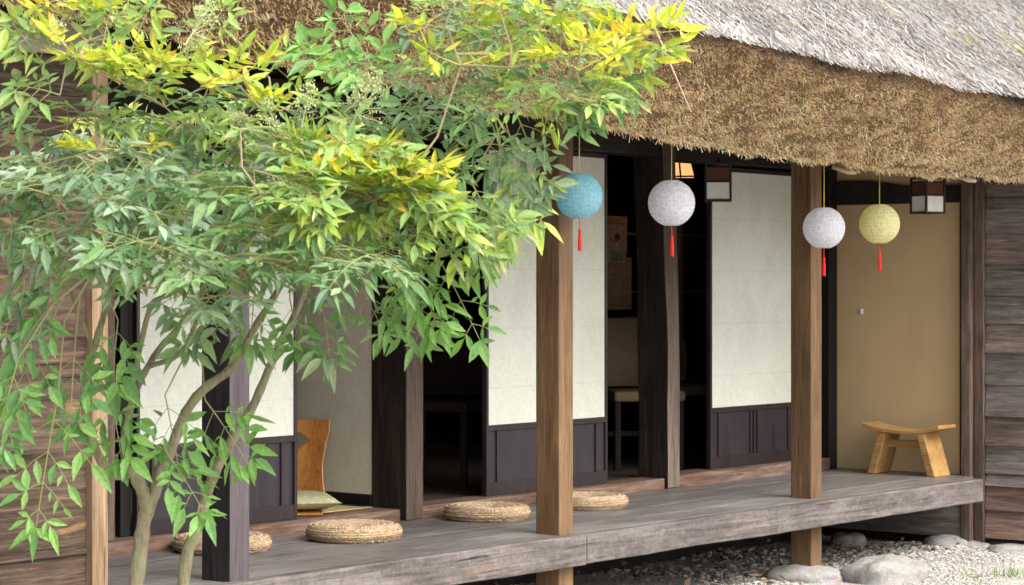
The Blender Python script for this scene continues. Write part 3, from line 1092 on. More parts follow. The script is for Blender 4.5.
# ------------------------------------------------------------------ round straw cushions
def straw_cushion(loc, rz, label, rad=0.205, h=0.06):
    t = thing('straw_cushion', label, 'floor cushion', loc, rz, 'round braided straw cushions on the veranda')
    def prof(s_):
        # s_ 0..1 from the lower rim round the side to the middle of the top
        if s_ < 0.45:
            a = -math.pi / 2 + math.pi * s_ / 0.45
            return rad - h * 0.5 + h * 0.5 * math.cos(a), h * 0.5 + h * 0.5 * math.sin(a)
        q = (s_ - 0.45) / 0.55
        return (rad - h * 0.5) * (1 - q), h - 0.016 * math.sin(q * math.pi / 2) ** 2
    nrow, nseg = 22, 84
    b = MB()
    for i in range(nrow):
        s0, s1 = i / nrow, (i + 1) / nrow
        sm = (s0 + s1) / 2
        r0, z0 = prof(s0); r1, z1 = prof(s1); rm, zm = prof(sm)
        r1 = max(r1, 0.004)
        nx, nzz = (z1 - z0), -(r1 - r0)
        ln = math.hypot(nx, nzz) or 1
        nx, nzz = nx / ln, nzz / ln
        cnt = max(10, int(nseg * max(rm, 0.02) / rad))
        for k in range(cnt):
            a0 = 2 * math.pi * (k + 0.35 * (i % 2)) / cnt
            a1 = a0 + 2 * math.pi / cnt
            am = (a0 + a1) / 2
            sk = 0.5 * (a1 - a0) * (1 if i % 2 else -1)
            bulge = 0.005 * random.uniform(0.5, 1.3)
            P = lambda r_, z_, a_: (r_ * math.cos(a_), r_ * math.sin(a_), z_)
            c = random.uniform(0.8, 1.12)
            vsx = [P(r0, z0, a0 - sk), P(r0, z0, a1 - sk), P(r1, z1, a1 + sk), P(r1, z1, a0 + sk),
                   P(rm + nx * bulge, zm + nzz * bulge, am), ]
            b.add(vsx, [(0, 1, 4), (1, 2, 4), (2, 3, 4), (3, 0, 4)], (c, c * random.uniform(0.94, 1.02), c * random.uniform(0.85, 1.02)))
    b.lathe([(0.01, 0.001), (rad - h * 0.5, 0.001)], 24)
    b.build('woven_pad', M['straw_cushion'], t, local=True)
    # stitched coil round the side
    b = MB()
    zs_ = h * 0.3
    n = 90
    pts = []
    for k in range(n + 1):
        a = 2 * math.pi * k / n
        rr = rad - h * 0.5 + h * 0.5 * math.sqrt(1 - (0.4) ** 2) + 0.0035 + 0.0015 * math.sin(a * 45)
        pts.append((rr * math.cos(a), rr * math.sin(a), zs_ + 0.002 * math.sin(a * 30)))
    b.tube(pts, 0.0022, 5, (0.55, 0.45, 0.38))
    b.build('rim_stitching', M['straw_cushion'], t, local=True)
    return t


straw_cushion((6.763, 6.945, 0.001), 0.3, 'round straw cushion half hidden behind the dark purple-brown post')
straw_cushion((7.424, 6.805, 0.001), 1.1, 'round straw cushion in front of the tatami room opening', 0.208, 0.064)
straw_cushion((8.47, 6.915, 0.001), 2.0, 'round straw cushion in front of the dark doorway, left of the light brown post', 0.205)
straw_cushion((9.21, 6.87, 0.001), 2.9, 'round straw cushion partly hidden on the right of the light brown post', 0.2)

# ------------------------------------------------------------------ stool with a curved seat
t = thing('stool', 'low pale wooden stool with a dished seat standing before the tan wall', 'stool', (11.985, 6.605, 0.001), 0)
b = MB()
L_, Wd, th = 0.252, 0.105, 0.024
n = 16
up, dn = [], []
for i in range(n + 1):
    y = -L_ + 2 * L_ * i / n
    z = 0.239 + 0.036 * (y / L_) ** 2
    up.append((y, z + th)); dn.append((y, z))
b.prism(up + dn[::-1], -Wd, Wd, 0)
b.build('seat', M['stool'], t, 0.004, local=True)
for s_ in (-1, 1):
    b = MB()
    b.prism([(s_ * 0.1, 0.247), (s_ * 0.146, 0.252), (s_ * 0.222, 0.0), (s_ * 0.172, 0.0)], -0.095, 0.095, 0)
    b.build('leg', M['stool'], t, 0.004, local=True)
b = MB()
b.box(-0.012, 0.012, -0.155, 0.155, 0.155, 0.2)
b.build('stretcher', M['stool'], t, 0.003, local=True)

# ------------------------------------------------------------------ low chair and cushion on the tatami
t = thing('legless_chair', 'orange bent plywood legless floor chair with a fan shaped hand hole', 'floor chair', (7.79, 7.56, 0.056), face(300) - R(90))
b = MB()
nu, nv_ = 48, 70
H_ = 0.41
half = lambda z: 0.19 - 0.028 * math.sin(min(1, z / H_ * 1.15) * math.pi) + 0.012 * (z / H_)
vs = []
for j in range(nv_ + 1):
    z = H_ * j / nv_
    for i in range(nu + 1):
        q = -1 + 2 * i / nu
        x = q * half(z)
        y = 0.04 + 0.1 * (z / H_) ** 1.6 - 0.03 * q * q + 0.03 * math.sin(z / H_ * math.pi)
        vs.append((x, y, z))
fs = []
def in_hole(x, z):
    r_ = math.hypot(x, z - 0.245)
    a = math.atan2(x, z - 0.245)
    return 0.055 < r_ < 0.115 and abs(a) < R(56)
for j in range(nv_):
    for i in range(nu):
        a = j * (nu + 1) + i
        xm = (vs[a][0] + vs[a + 1][0]) / 2
        zm = (vs[a][2] + vs[a + nu + 1][2]) / 2
        if not in_hole(xm, zm):
            fs.append((a, a + 1, a + nu + 2, a + nu + 1))
b.add(vs, fs)
o = b.build('backrest', M['ply'], t, local=True, smooth=True)
sm = o.modifiers.new('thickness', 'SOLIDIFY'); sm.thickness = 0.012; sm.offset = 1
b = MB()
b.box(-0.16, 0.16, -0.33, 0.05, 0.001, 0.012)
b.build('seat', M['ply'], t, 0.004, local=True)

t = thing('seat_cushion', 'sage green dotted square cushion on the legless floor chair', 'cushion', (7.70, 7.47, 0.072), face(300) - R(90) + 0.12)
b = MB()
n = 24
vs, fs = [], []
for sgn in (1, -1):
    for j in range(n + 1):
        for i in range(n + 1):
            x, y = -1 + 2 * i / n, -1 + 2 * j / n
            pin = 1 - 0.07 * (1 - x * x) * 0 - 0.06 * (abs(y) ** 2) * (1 - x * x) - 0.0
            hgt = ((1 - x ** 4) * (1 - y ** 4)) ** 0.55
            vs.append((0.225 * x * (1 - 0.07 * (1 - y * y)), 0.2 * y * (1 - 0.07 * (1 - x * x)), 0.038 + sgn * 0.037 * hgt))
for s_ in range(2):
    o_ = s_ * (n + 1) ** 2
    for j in range(n):
        for i in range(n):
            a = o_ + j * (n + 1) + i
            q = (a, a + 1, a + n + 2, a + n + 1)
            fs.append(q if s_ == 0 else q[::-1])
b.add(vs, fs)
b.build('cover', M['sage'], t, local=True, smooth=True)

# dark blue cushion behind the left jamb
b = MB()
prof = [(0.02, 0.0), (0.13, 0.004), (0.16, 0.05), (0.16, 0.12), (0.13, 0.165), (0.02, 0.17)]
b.lathe(prof, 20, cx=6.52, cy=7.56)
b.v = [(x, y, z + 0.058) for x, y, z in b.v]
tag(b.build('floor_bolster', M['blue_cloth'], smooth=True), 'dark blue bolster just inside the dark opening left of the shrub stems', 'cushion')


# ------------------------------------------------------------------ dining chairs and table in the dark room
def dining_chair(loc, rz, label, seat_m):
    t = thing('dining_chair', label, 'chair', loc, rz, 'dining chairs in the dark room')
    b = MB(); b.box(-0.21, 0.21, -0.2, 0.22, 0.39, 0.45); b.build('seat', M[seat_m], t, 0.015, local=True)
    b = MB()
    n = 8
    a_, c_ = [], []
    for i in range(n + 1):
        q = i / n
        y = 0.2 + 0.09 * q - 0.045 * math.sin(q * math.pi)
        a_.append((y, 0.46 + 0.4 * q)); c_.append((y + 0.035, 0.46 + 0.4 * q))
    b.prism(a_ + c_[::-1], -0.2, 0.2, 0)
    b.build('backrest', M[seat_m], t, 0.008, local=True)
    for sx in (-1, 1):
        b = MB(); b.box(sx * 0.185 - 0.017, sx * 0.185 + 0.017, -0.185, -0.15, 0, 0.389); b.build('leg', M['dark_wood'], t, 0.003, local=True)
        b = MB(); b.box(sx * 0.185 - 0.017, sx * 0.185 + 0.017, 0.17, 0.21, 0, 0.389); b.build('leg', M['dark_wood'], t, 0.003, local=True)
    b = MB(); b.box(-0.168, 0.168, 0.175, 0.2, 0.17, 0.2); b.build('stretcher', M['dark_wood'], t, local=True)
    return t


dining_chair((10.9, 7.74, 0.051), face(650) - R(76), 'beige upholstered dining chair with a tall curved back, left of the crooked post', 'beige_seat')
dining_chair((11.62, 7.95, 0.051), face(690) - R(50), 'beige upholstered dining chair seen between the crooked post and the third sliding door', 'beige_seat')
dining_chair((9.3, 7.9, 0.051), face(455) - R(110), 'dark brown dining chair barely visible in the middle doorway', 'brown_seat')
t = thing('dining_table', 'dark brown wooden dining table in the unlit room beyond the crooked post', 'table', (12.4, 8.9, 0.051), 0)
b = MB(); b.box(-0.6, 0.6, -0.4, 0.4, 0.66, 0.7); b.build('tabletop', M['dark_wood'], t, 0.005, local=True)
for sx in (-1, 1):
    for sy in (-1, 1):
        b = MB(); b.box(sx * 0.54 - 0.03, sx * 0.54 + 0.03, sy * 0.34 - 0.03, sy * 0.34 + 0.03, 0, 0.659); b.build('leg', M['dark_wood'], t, 0.003, local=True)


# notices hung on the glazed screen
def notice(x0, x1, z0, z1, y, mat, label, name='paper_notice'):
    b = MB(); b.box(x0, x1, y, y + 0.003, z0, z1)
    return tag(b.build(name, M[mat]), label, 'notice', 'paper notices hung in the dark room')


mm = Mat('printed_picture_ink', 0.6, 0.2)
sepz = mm.n('ShaderNodeSeparateXYZ')
mm.l(mm.n('ShaderNodeNewGeometry').outputs['Position'], sepz.inputs[0])
mr = mm.n('ShaderNodeMapRange')
mr.inputs[1].default_value, mr.inputs[2].default_value = 1.25, 1.43
mm.l(sepz.outputs[2], mr.inputs[0])
cc_ = mm.ramp(mr.outputs[0], [(0.0, (0.2, 0.22, 0.12)), (0.3, (0.34, 0.33, 0.22)), (0.55, (0.55, 0.5, 0.42)), (0.68, (0.45, 0.26, 0.17)), (0.8, (0.1, 0.045, 0.03))])
nz_ = mm.noise(mm.pos((1, 1, 1)), 60, 3, 0.6)
mm.col(mm.mix(1.0, cc_, mm.ramp(nz_, [(0.3, 0.6), (0.7, 1.3)]), 'MULTIPLY'))
M['picture'] = mm.m
p1 = notice(11.29, 11.475, 1.24, 1.475, 8.27, 'notice_red', 'printed poster with a small figure hung in the dark doorway, nearest the door edge')
b = MB()
b.box(11.325, 11.44, 8.2685, 8.2697, 1.255, 1.335)
b.add([(11.355, 8.2685, 1.335), (11.415, 8.2685, 1.335), (11.405, 8.2685, 1.372), (11.365, 8.2685, 1.372)], [(0, 1, 2, 3)])
b.lathe([(0.001, 1.365), (0.022, 1.375), (0.028, 1.395), (0.02, 1.415), (0.001, 1.42)], 10, cx=11.385, cy=8.268)
b.v = [(x, 8.2685 + (y - 8.2685) * 0.05, z) for x, y, z in b.v]
b.build('printed_picture', M['picture'], p1)
notice(11.4, 11.6, 1.3, 1.53, 8.35, 'notice_tan', 'small faded notice hung behind the printed poster')
notice(11.385, 11.64, 0.955, 1.275, 8.345, 'notice_tan', 'large faded notice hung below the other two papers')

b = MB()
b.lathe([(0.001, -0.012), (0.008, -0.012), (0.009, 0.0), (0.006, 0.01), (0.001, 0.012)], 10, cx=12.158, cy=7.02)
b.v = [(x, y, z + 0.95) for x, y, z in b.v]
b.box(12.16, 12.169, 7.012, 7.03, 0.93, 0.965)
tag(b.build('wall_hook', M['white_tag']), 'tiny white hook on the tan end wall', 'hook')


# ------------------------------------------------------------------ stones
def stone(loc, sx, sy, sz, seed, label, flat=0.6, rz=0.0):
    b = MB()
    nu_, nv2 = 40, 22
    vs, fs = [], []
    for j in range(nv2 + 1):
        a = -math.pi / 2 + math.pi * j / nv2
        for i in range(nu_):
            th = 2 * math.pi * i / nu_
            c, s_ = math.cos(th), math.sin(th)
            ca = math.cos(a)
            p = Vector((math.copysign(abs(c) ** 0.75, c) * abs(ca) ** 0.7, math.copysign(abs(s_) ** 0.75, s_) * abs(ca) ** 0.7, math.copysign(abs(math.sin(a)) ** flat, math.sin(a))))
            q = 1 + 0.17 * noise.noise(p * 1.5 + Vector((seed, 0, 0))) + 0.05 * noise.noise(p * 4.5 + Vector((0, seed, 0))) + 0.03 * abs(noise.noise(p * 9 + Vector((0, 0, seed)))) + 0.012 * noise.noise(p * 24 + Vector((seed, 0, seed)))
            vs.append((p.x * sx * q, p.y * sy * q, p.z * sz * q))
    for j in range(nv2):
        for i in range(nu_):
            fs.append((j * nu_ + i, j * nu_ + (i + 1) % nu_, (j + 1) * nu_ + (i + 1) % nu_, (j + 1) * nu_ + i))
    b.add(vs, fs)
    o = b.build('stone', M['rock'], smooth=True, local=True)
    o.location = loc
    o.rotation_euler = (0, 0, rz)
    return tag(o, label, 'stone', 'foundation stones and boulders by the veranda')


stone((10.31, 6.28, -0.435), 0.17, 0.2, 0.083, 1.0, 'pale boulder carrying the light brown post', rz=0.3)
stone((10.52, 5.93, -0.43), 0.215, 0.17, 0.125, 3.3, 'large pale boulder in the gravel right of the one carrying the post', 0.5, rz=-0.45)
stone((12.0, 6.37, -0.42), 0.11, 0.13, 0.075, 5.0, 'grey stone beside the foot of the corner post', rz=0.4)
stone((12.14, 6.27, -0.46), 0.13, 0.13, 0.08, 8.1, 'flat grey stone under the corner post')
stone((12.1, 6.02, -0.425), 0.1, 0.13, 0.05, 9.0, 'low grey stone at the foot of the lap board wall', rz=1.0)
stone((12.13, 5.76, -0.43), 0.09, 0.11, 0.05, 11.0, 'small grey stone at the right end of the lap board wall', rz=0.2)
stone((11.8, 6.9, -0.43), 0.12, 0.11, 0.085, 14.0, 'dark shaded stone under the far end of the veranda', rz=0.8)
stone((8.14, 6.27, -0.45), 0.17, 0.17, 0.07, 16.0, 'stone under the foot of the light brown post beside the blue lantern')
stone((6.08, 6.26, -0.47), 0.17, 0.17, 0.06, 17.0, 'stone under the foot of the dark purple-brown post')


# ------------------------------------------------------------------ gravel
def ico():
    import bmesh
    bm = bmesh.new()
    bmesh.ops.create_icosphere(bm, subdivisions=1, radius=1)
    v = np.array([p.co[:] for p in bm.verts]); f_ = np.array([[q.index for q in fc.verts] for fc in bm.faces])
    bm.free()
    return v, f_


iv, if_ = ico()


def pebbles(n, x0, x1, y0, y1, rmin, rmax, litter=0.0):
    x = rng.uniform(x0, x1, n); y = rng.uniform(y0, y1, n)
    r_ = rmin + (rmax - rmin) * rng.uniform(0, 1, n) ** 2.2
    ang = rng.uniform(0, 6.28, n)
    ax = np.stack([r_ * rng.uniform(0.8, 1.5, n), r_ * rng.uniform(0.7, 1.1, n), r_ * rng.uniform(0.45, 0.8, n)], 1)
    P = iv[None] * ax[:, None, :] * rng.uniform(0.82, 1.15, (n, len(iv), 1))
    c, s_ = np.cos(ang)[:, None], np.sin(ang)[:, None]
    Q = np.stack([P[..., 0] * c - P[..., 1] * s_, P[..., 0] * s_ + P[..., 1] * c, P[..., 2]], -1)
    z = GZ + r_ * 0.25 + 0.03 * np.array([noise.noise(Vector((a * 1.5, b_ * 1.5, 0))) for a, b_ in zip(x, y)])
    Q += np.stack([x, y, z], 1)[:, None, :]
    V = Q[:, if_, :].reshape(-1, 3, 3)
    val = np.clip(rng.normal(0.33, 0.06, n), 0.14, 0.5)[:, None]
    warm = rng.uniform(-1, 1, (n, 1))
    C = val * np.concatenate([1.07 + 0.06 * warm, np.ones((n, 1)), 0.9 - 0.08 * warm], 1)
    lit = (rng.uniform(0, 1, n) < litter)
    C[lit] = np.array([0.15, 0.1, 0.07]) * rng.uniform(0.6, 1.3, (lit.sum(), 1))
    return V, np.repeat(C, len(if_), 0)


parts_ = [pebbles(24000, 9.7, 12.4, 5.2, 6.6, 0.0035, 0.0105), pebbles(4200, 8.0, 12.1, 6.2, 7.3, 0.006, 0.022, 0.25), pebbles(2600, 7.0, 9.6, 5.0, 6.4, 0.008, 0.02, 0.1)]
quads('gravel', np.concatenate([p[0] for p in parts_]), np.concatenate([p[1] for p in parts_]), M['pebble'], None, nv=3)
bpy.data.objects['gravel']['kind'] = 'stuff'

# dry leaves on the ground under the boards
n = 260
x = rng.uniform(8.3, 12.1, n); y = rng.uniform(6.2, 7.25, n)
c = np.stack([x, y, np.full(n, GZ + 0.03) + rng.uniform(0, 0.02, n)], 1)
d1 = rng.normal(0, 1, (n, 3)) * np.array([1, 1, 0.3]); d1 = unit(d1) * rng.uniform(0.015, 0.045, (n, 1))
d2 = unit(np.cross(d1, np.array([[0, 0, 1.0]]) + rng.normal(0, 0.4, (n, 3)))) * rng.uniform(0.007, 0.016, (n, 1))
V = np.stack([c - d1, c + d2, c + d1, c - d2], 1)
C = np.array([[0.17, 0.11, 0.07]]) * rng.uniform(0.4, 1.6, (n, 1))
tag(quads('leaf_litter', V, C, M['pebble']), kind='stuff')

# sparse grass in the gravel at the lower right
V, C = [], []
for (gx, gy, k, hmax) in ((10.95, 5.62, 20, 0.07), (11.05, 5.5, 45, 0.09), (11.2, 5.42, 40, 0.09), (11.4, 5.3, 45, 0.1), (10.7, 5.62, 10, 0.05), (10.86, 5.84, 3, 0.15), (11.6, 5.35, 30, 0.08)):
    for _ in range(k):
        bx, by = gx + random.gauss(0, 0.05), gy + random.gauss(0, 0.05)
        h = random.uniform(0.4, 1) * hmax
        dx, dy = random.gauss(0, 0.25) * h, random.gauss(0, 0.25) * h
        a = random.uniform(0, 3.14)
        wx, wy = 0.0022 * math.cos(a), 0.0022 * math.sin(a)
        V.append([(bx - wx, by - wy, GZ), (bx + wx, by + wy, GZ), (bx + dx + wx * .2, by + dy + wy * .2, GZ + h), (bx + dx - wx * .2, by + dy - wy * .2, GZ + h)])
        q = random.uniform(0.7, 1.3)
        C.append((0.17 * q, 0.27 * q, 0.06 * q))
tag(quads('grass', np.array(V), np.array(C), M['grass']), kind='stuff')

# ------------------------------------------------------------------ the nandina in front
base = spot(130, 871, 6.02)
shrub = thing('nandina_shrub', 'tall leafy green and yellow shrub with several bare stems in front of the veranda', 'shrub', (base.x, base.y, GZ))


def stem(pts, name='stem', seg=9):
    P = [spot(u, v, d) for u, v, d, r_ in pts]
    Rr = [r_ * 0.78 for *_, r_ in pts]
    # smooth the path
    Q, q = [], []
    for i in range(len(P) - 1):
        p0 = P[max(i - 1, 0)]; p1 = P[i]; p2 = P[i + 1]; p3 = P[min(i + 2, len(P) - 1)]
        for k in range(5):
            t = k / 5
            Q.append(0.5 * ((2 * p1) + (p2 - p0) * t + (2 * p0 - 5 * p1 + 4 * p2 - p3) * t * t + (3 * p1 - p0 - 3 * p2 + p3) * t ** 3))
            q.append((Rr[i] + (Rr[i + 1] - Rr[i]) * t) * (1 + 0.09 * math.sin(len(Q) * 1.9 + i)))
    Q.append(P[-1]); q.append(Rr[-1])
    b = MB()
    b.tube(Q, q, seg, wob=0.12)
    b.build(name, M['bark'], shrub, smooth=True)
    return Q


paths = []
paths.append(stem([(122, 871, 6.02, .034), (131, 640, 6.0, .029), (136, 585, 6.0, .026), (142, 535, 6.0, .0245), (146, 506, 6.0, .023), (141, 488, 6.0, .022), (131, 471, 5.99, .024),
                   (114, 475, 5.97, .017), (99, 457, 5.95, .016), (88, 425, 5.94, .0145), (84, 392, 5.93, .0135), (94, 350, 5.92, .012), (106, 308, 5.9, .011),
                   (124, 250, 5.9, .009), (140, 180, 5.92, .006), (152, 110, 5.95, .003)], 'trunk', 12))
paths.append(stem([(133, 474, 5.99, .018), (125, 441, 6.03, .013), (132, 402, 6.06, .012), (145, 372, 6.08, .0115), (161, 347, 6.1, .011), (180, 325, 6.1, .01), (205, 285, 6.12, .008), (228, 230, 6.15, .006), (240, 165, 6.2, .003)]))
paths.append(stem([(147, 515, 6.0, .02), (159, 478, 6.02, .021), (172, 447, 6.04, .019), (186, 412, 6.07, .0175), (205, 388, 6.1, .0165), (233, 366, 6.14, .015), (257, 324, 6.18, .013), (281, 285, 6.2, .011), (310, 225, 6.25, .008), (345, 150, 6.3, .005), (365, 95, 6.3, .003)]))
paths.append(stem([(160, 871, 6.15, .03), (183, 585, 6.12, .021), (196, 532, 6.12, .0195), (213, 477, 6.13, .018), (232, 440, 6.14, .0175), (252, 408, 6.15, .0165), (272, 362, 6.18, .014), (294, 316, 6.2, .012), (325, 250, 6.2, .01), (385, 170, 6.2, .007), (440, 100, 6.2, .005), (500, 60, 6.15, .003)]))
paths.append(stem([(132, 386, 5.98, .009), (149, 311, 5.96, .009), (163, 297, 5.95, .008), (190, 281, 5.94, .006), (225, 240, 5.92, .004)]))
paths.append(stem([(150, 366, 6.06, .009), (178, 355, 6.02, .009), (194, 328, 6.0, .008), (205, 285, 5.98, .006), (230, 215, 5.95, .004)]))
paths.append(stem([(94, 350, 5.92, .008), (70, 290, 5.85, .006), (50, 230, 5.8, .004), (30, 180, 5.8, .003)]))
allp = [p for q in paths for p in q[len(q) // 3:]]

LV, LC = [], []          # leaflet quads
tw = MB()                # leaf stalks


def leaflet(p, d, n_, L, wd, c1, c2, fold=0.35, droop=0.25):
    d = d.normalized()
    s_ = d.cross(n_)
    if s_.length < 1e-4:
        s_ = d.cross(Vector((1, 0, 0)))
    s_.normalize()
    nn = s_.cross(d).normalized()
    st = ((0.0, 0.04), (0.22, 0.72), (0.45, 1.0), (0.72, 0.62), (1.0, 0.02))
    L_, C_, R_ = [], [], []
    for t, wf in st:
        c = p + d * (L * t) - Vector((0, 0, 1)) * (droop * L * t * t)
        hw = wd * 0.5 * wf
        C_.append(c)
        L_.append(c + s_ * hw + nn * (hw * fold))
        R_.append(c - s_ * hw + nn * (hw * fold))
    for i in range(4):
        t = (i + 0.5) / 4
        col = tuple(c1[k] + (c2[k] - c1[k]) * max(0, t * 1.5 - 0.5) for k in range(3))
        LV.append((C_[i], C_[i + 1], L_[i + 1], L_[i])); LC.append(col)
        LV.append((R_[i], R_[i + 1], C_[i + 1], C_[i])); LC.append(tuple(x * 0.93 for x in col))


def jit(v, a):
    return Vector((v.x + random.gauss(0, a), v.y + random.gauss(0, a), v.z + random.gauss(0, a)))


PAL = {
    0: [(0.17, 0.3, 0.12), (0.19, 0.34, 0.125), (0.24, 0.39, 0.155), (0.29, 0.4, 0.235), (0.13, 0.24, 0.11)],
    1: [(0.6, 0.66, 0.08), (0.5, 0.62, 0.085), (0.68, 0.64, 0.07), (0.4, 0.55, 0.09)],
    2: [(0.2, 0.4, 0.11), (0.24, 0.46, 0.12), (0.28, 0.5, 0.145), (0.16, 0.34, 0.11)],
    3: [(0.28, 0.44, 0.14), (0.36, 0.52, 0.15), (0.23, 0.37, 0.15), (0.47, 0.6, 0.13)],
    4: [(0.22, 0.34, 0.2), (0.27, 0.39, 0.25), (0.33, 0.44, 0.3), (0.17, 0.28, 0.15)],
}
TIP = {0: None, 1: (0.74, 0.42, 0.08), 2: None, 3: (0.52, 0.48, 0.2), 4: None}


def spray(P, d, L, cls, droop=0.35, size=0.052, nodes=(0.42, 0.66, 0.86), face_dir=None):
    """a compound leaf: central stalk, paired side stalks, leaflets at their ends"""
    d = d.normalized()
    pts = [P + d * (L * t) - Vector((0, 0, 1)) * (droop * L * t * t) for t in (0, 0.25, 0.5, 0.75, 1.0)]
    tw.tube(pts, [0.0019, 0.0017, 0.0014, 0.0011, 0.0008], 5, (0.25, 0.27, 0.1) if cls != 1 else (0.4, 0.33, 0.1))
    upv = jit(face_dir if face_dir is not None else Vector((0.0, -0.3, 0.95)), 0.25)
    base_c = random.choice(PAL[cls])

    def lf(q, dd, k=1.0):
        f_ = random.uniform(0.75, 1.25)
        c1 = random.choice(PAL[cls]) if random.random() < 0.45 else base_c
        c1 = tuple(x * f_ for x in c1)
        c2 = c1
        if TIP[cls] and random.random() < 0.3:
            c2 = TIP[cls]
        L_ = size * random.uniform(0.55, 1.3) * k
        n_ = jit(upv, 0.3 if cls != 1 else 0.6)
        leaflet(q, jit(dd, 0.12), n_, L_, L_ * (random.uniform(0.28, 0.37) if cls != 2 else random.uniform(0.34, 0.44)), c1, c2, random.uniform(0.15, 0.5), random.uniform(-0.05, 0.35) if cls != 1 else random.uniform(-0.25, 0.15))

    for t in nodes:
        q = P + d * (L * t) - Vector((0, 0, 1)) * (droop * L * t * t)
        tang = (d - Vector((0, 0, 1)) * (2 * droop * t)).normalized()
        sd_ = tang.cross(upv).normalized()
        for s_ in (-1, 1):
            pd = jit(tang * 0.6 + sd_ * (0.8 * s_), 0.12).normalized()
            pl = L * 0.36 * (1.15 - t) * random.uniform(0.8, 1.2) + 0.012
            e = q + pd * pl - Vector((0, 0, 0.18 * pl))
            tw.tube([q, (q + e) / 2 + Vector((0, 0, pl * 0.05)), e], [0.001, 0.0009, 0.0007], 4, (0.25, 0.28, 0.1))
            lf(e, pd * 0.95 + Vector((0, 0, -0.05 if cls != 1 else 0.25)), 1.1)
            sp_ = pd.cross(upv).normalized()
            for z_ in (-1, 1):
                if random.random() < 0.92:
                    lf(q + (e - q) * 0.72, pd * 0.45 + sp_ * (0.85 * z_), 0.9)
                if pl > 0.06 and random.random() < 0.7:
                    lf(q + (e - q) * 0.38, pd * 0.5 + sp_ * (0.8 * z_), 0.75)
    q = pts[-1]
    tang = (pts[-1] - pts[-2]).normalized()
    sd_ = tang.cross(upv).normalized()
    lf(q, tang, 1.2)
    for s_ in (-1, 1):
        lf(q, tang * 0.55 + sd_ * (0.75 * s_), 1.0)


def nodeclump(u, v, dist, cls, k=5, L=0.2, el=(-12, 42), size=0.047, az=None):
    P = spot(u, v, dist)
    # a twig back to the nearest stem
    best = min(allp, key=lambda s_: (s_ - P).length + (0.15 if s_.z > P.z else 0))
    if (best - P).length < 0.8:
        mid = (best + P) / 2 + Vector((random.gauss(0, 0.02), random.gauss(0, 0.02), -0.02))
        tw.tube([best, mid, P], [0.0034, 0.0028, 0.0019], 6, (0.27, 0.22, 0.12))
        allp.extend([mid, best * 0.25 + P * 0.75, P])
    a0 = random.uniform(0, 6.28)
    for i in range(k):
        a = a0 + 6.28 * i / k + random.gauss(0, 0.3)
        if az is not None:
            a = az + random.gauss(0, 0.6)
        e = R(random.uniform(*el))
        d = RT * (math.cos(a) * math.cos(e)) + FW * (math.sin(a) * math.cos(e)) + Vector((0, 0, math.sin(e)))
        spray(P, d, L * random.uniform(0.75, 1.25), cls, random.uniform(0.05, 0.4) if cls != 1 else random.uniform(-0.1, 0.2), size,
              face_dir=Vector((-FW.x * 0.6, -FW.y * 0.6, 0.6)) if cls != 1 and random.random() < 0.55 else None)


def inside(poly, x, y):
    c = False
    for i in range(len(poly)):
        x1, y1 = poly[i]; x2, y2 = poly[i - 1]
        if (y1 > y) != (y2 > y) and x < (x2 - x1) * (y - y1) / (y2 - y1) + x1:
            c = not c
    return c


CROWN = [(25, 140), (110, 108), (220, 105), (300, 140), (390, 112), (420, 35), (450, -30), (540, -30), (575, 10), (535, 55), (500, 100), (465, 140),
         (430, 185), (400, 235), (345, 265), (285, 265), (240, 272), (205, 255), (150, 250), (95, 262), (55, 215), (25, 180)]
placed = []
tries = 0
while len(placed) < 66 and tries < 20000:
    tries += 1
    u, v = random.uniform(0, 620), random.uniform(-30, 330)
    if inside(CROWN, u, v) and all((u - a) ** 2 + (v - c) ** 2 > 34 ** 2 for a, c, *_ in placed):
        placed.append((u, v))
for u, v in placed:
    cls = 0
    r_ = random.random()
    if v < 120 and 60 < u < 330 and r_ < 0.35: cls = 3
    if u > 370 and r_ < 0.6: cls = 4
    if u > 420 and v < 60 and r_ < 0.4: cls = 3
    if u < 260 and v > 130 and r_ < 0.5: cls = 4
    if v > 230 and r_ < 0.3: cls = 2
    nodeclump(u, v, random.uniform(5.65, 6.4), cls, random.choice((4, 5, 5)), random.uniform(0.15, 0.21))

# young yellow growth along the top
for u, v, k in ((85, 58, 4), (112, 72, 4), (145, 76, 5), (175, 72, 4), (205, 80, 4), (235, 88, 3), (60, 8, 3), (75, 12, 2), (125, 142, 2),
                (300, 180, 2), (335, 190, 2), (370, 188, 2), (400, 200, 2), (420, 208, 2), (465, 70, 2), (445, 25, 2),
                (540, 35, 3), (575, 48, 3), (605, 42, 3), (630, 36, 2), (585, 68, 2), (500, 10, 2), (270, 105, 2)):
    nodeclump(u + random.gauss(0, 6), v + random.gauss(0, 5), random.uniform(5.5, 5.8), 1, k, 0.095, (0, 45), 0.05)
# lighter sprays over the shoulder of the crown
for u, v, k in ((240, 150, 3), (300, 160, 3), (265, 210, 3), (330, 225, 3), (400, 225, 3), (200, 120, 3), (560, 95, 3), (600, 90, 3), (520, 95, 3), (480, 40, 3), (560, 15, 3), (350, 245, 3), (300, 100, 3), (160, 120, 3)):
    nodeclump(u, v, random.uniform(5.55, 5.8), 3, k, 0.15, (-10, 30))


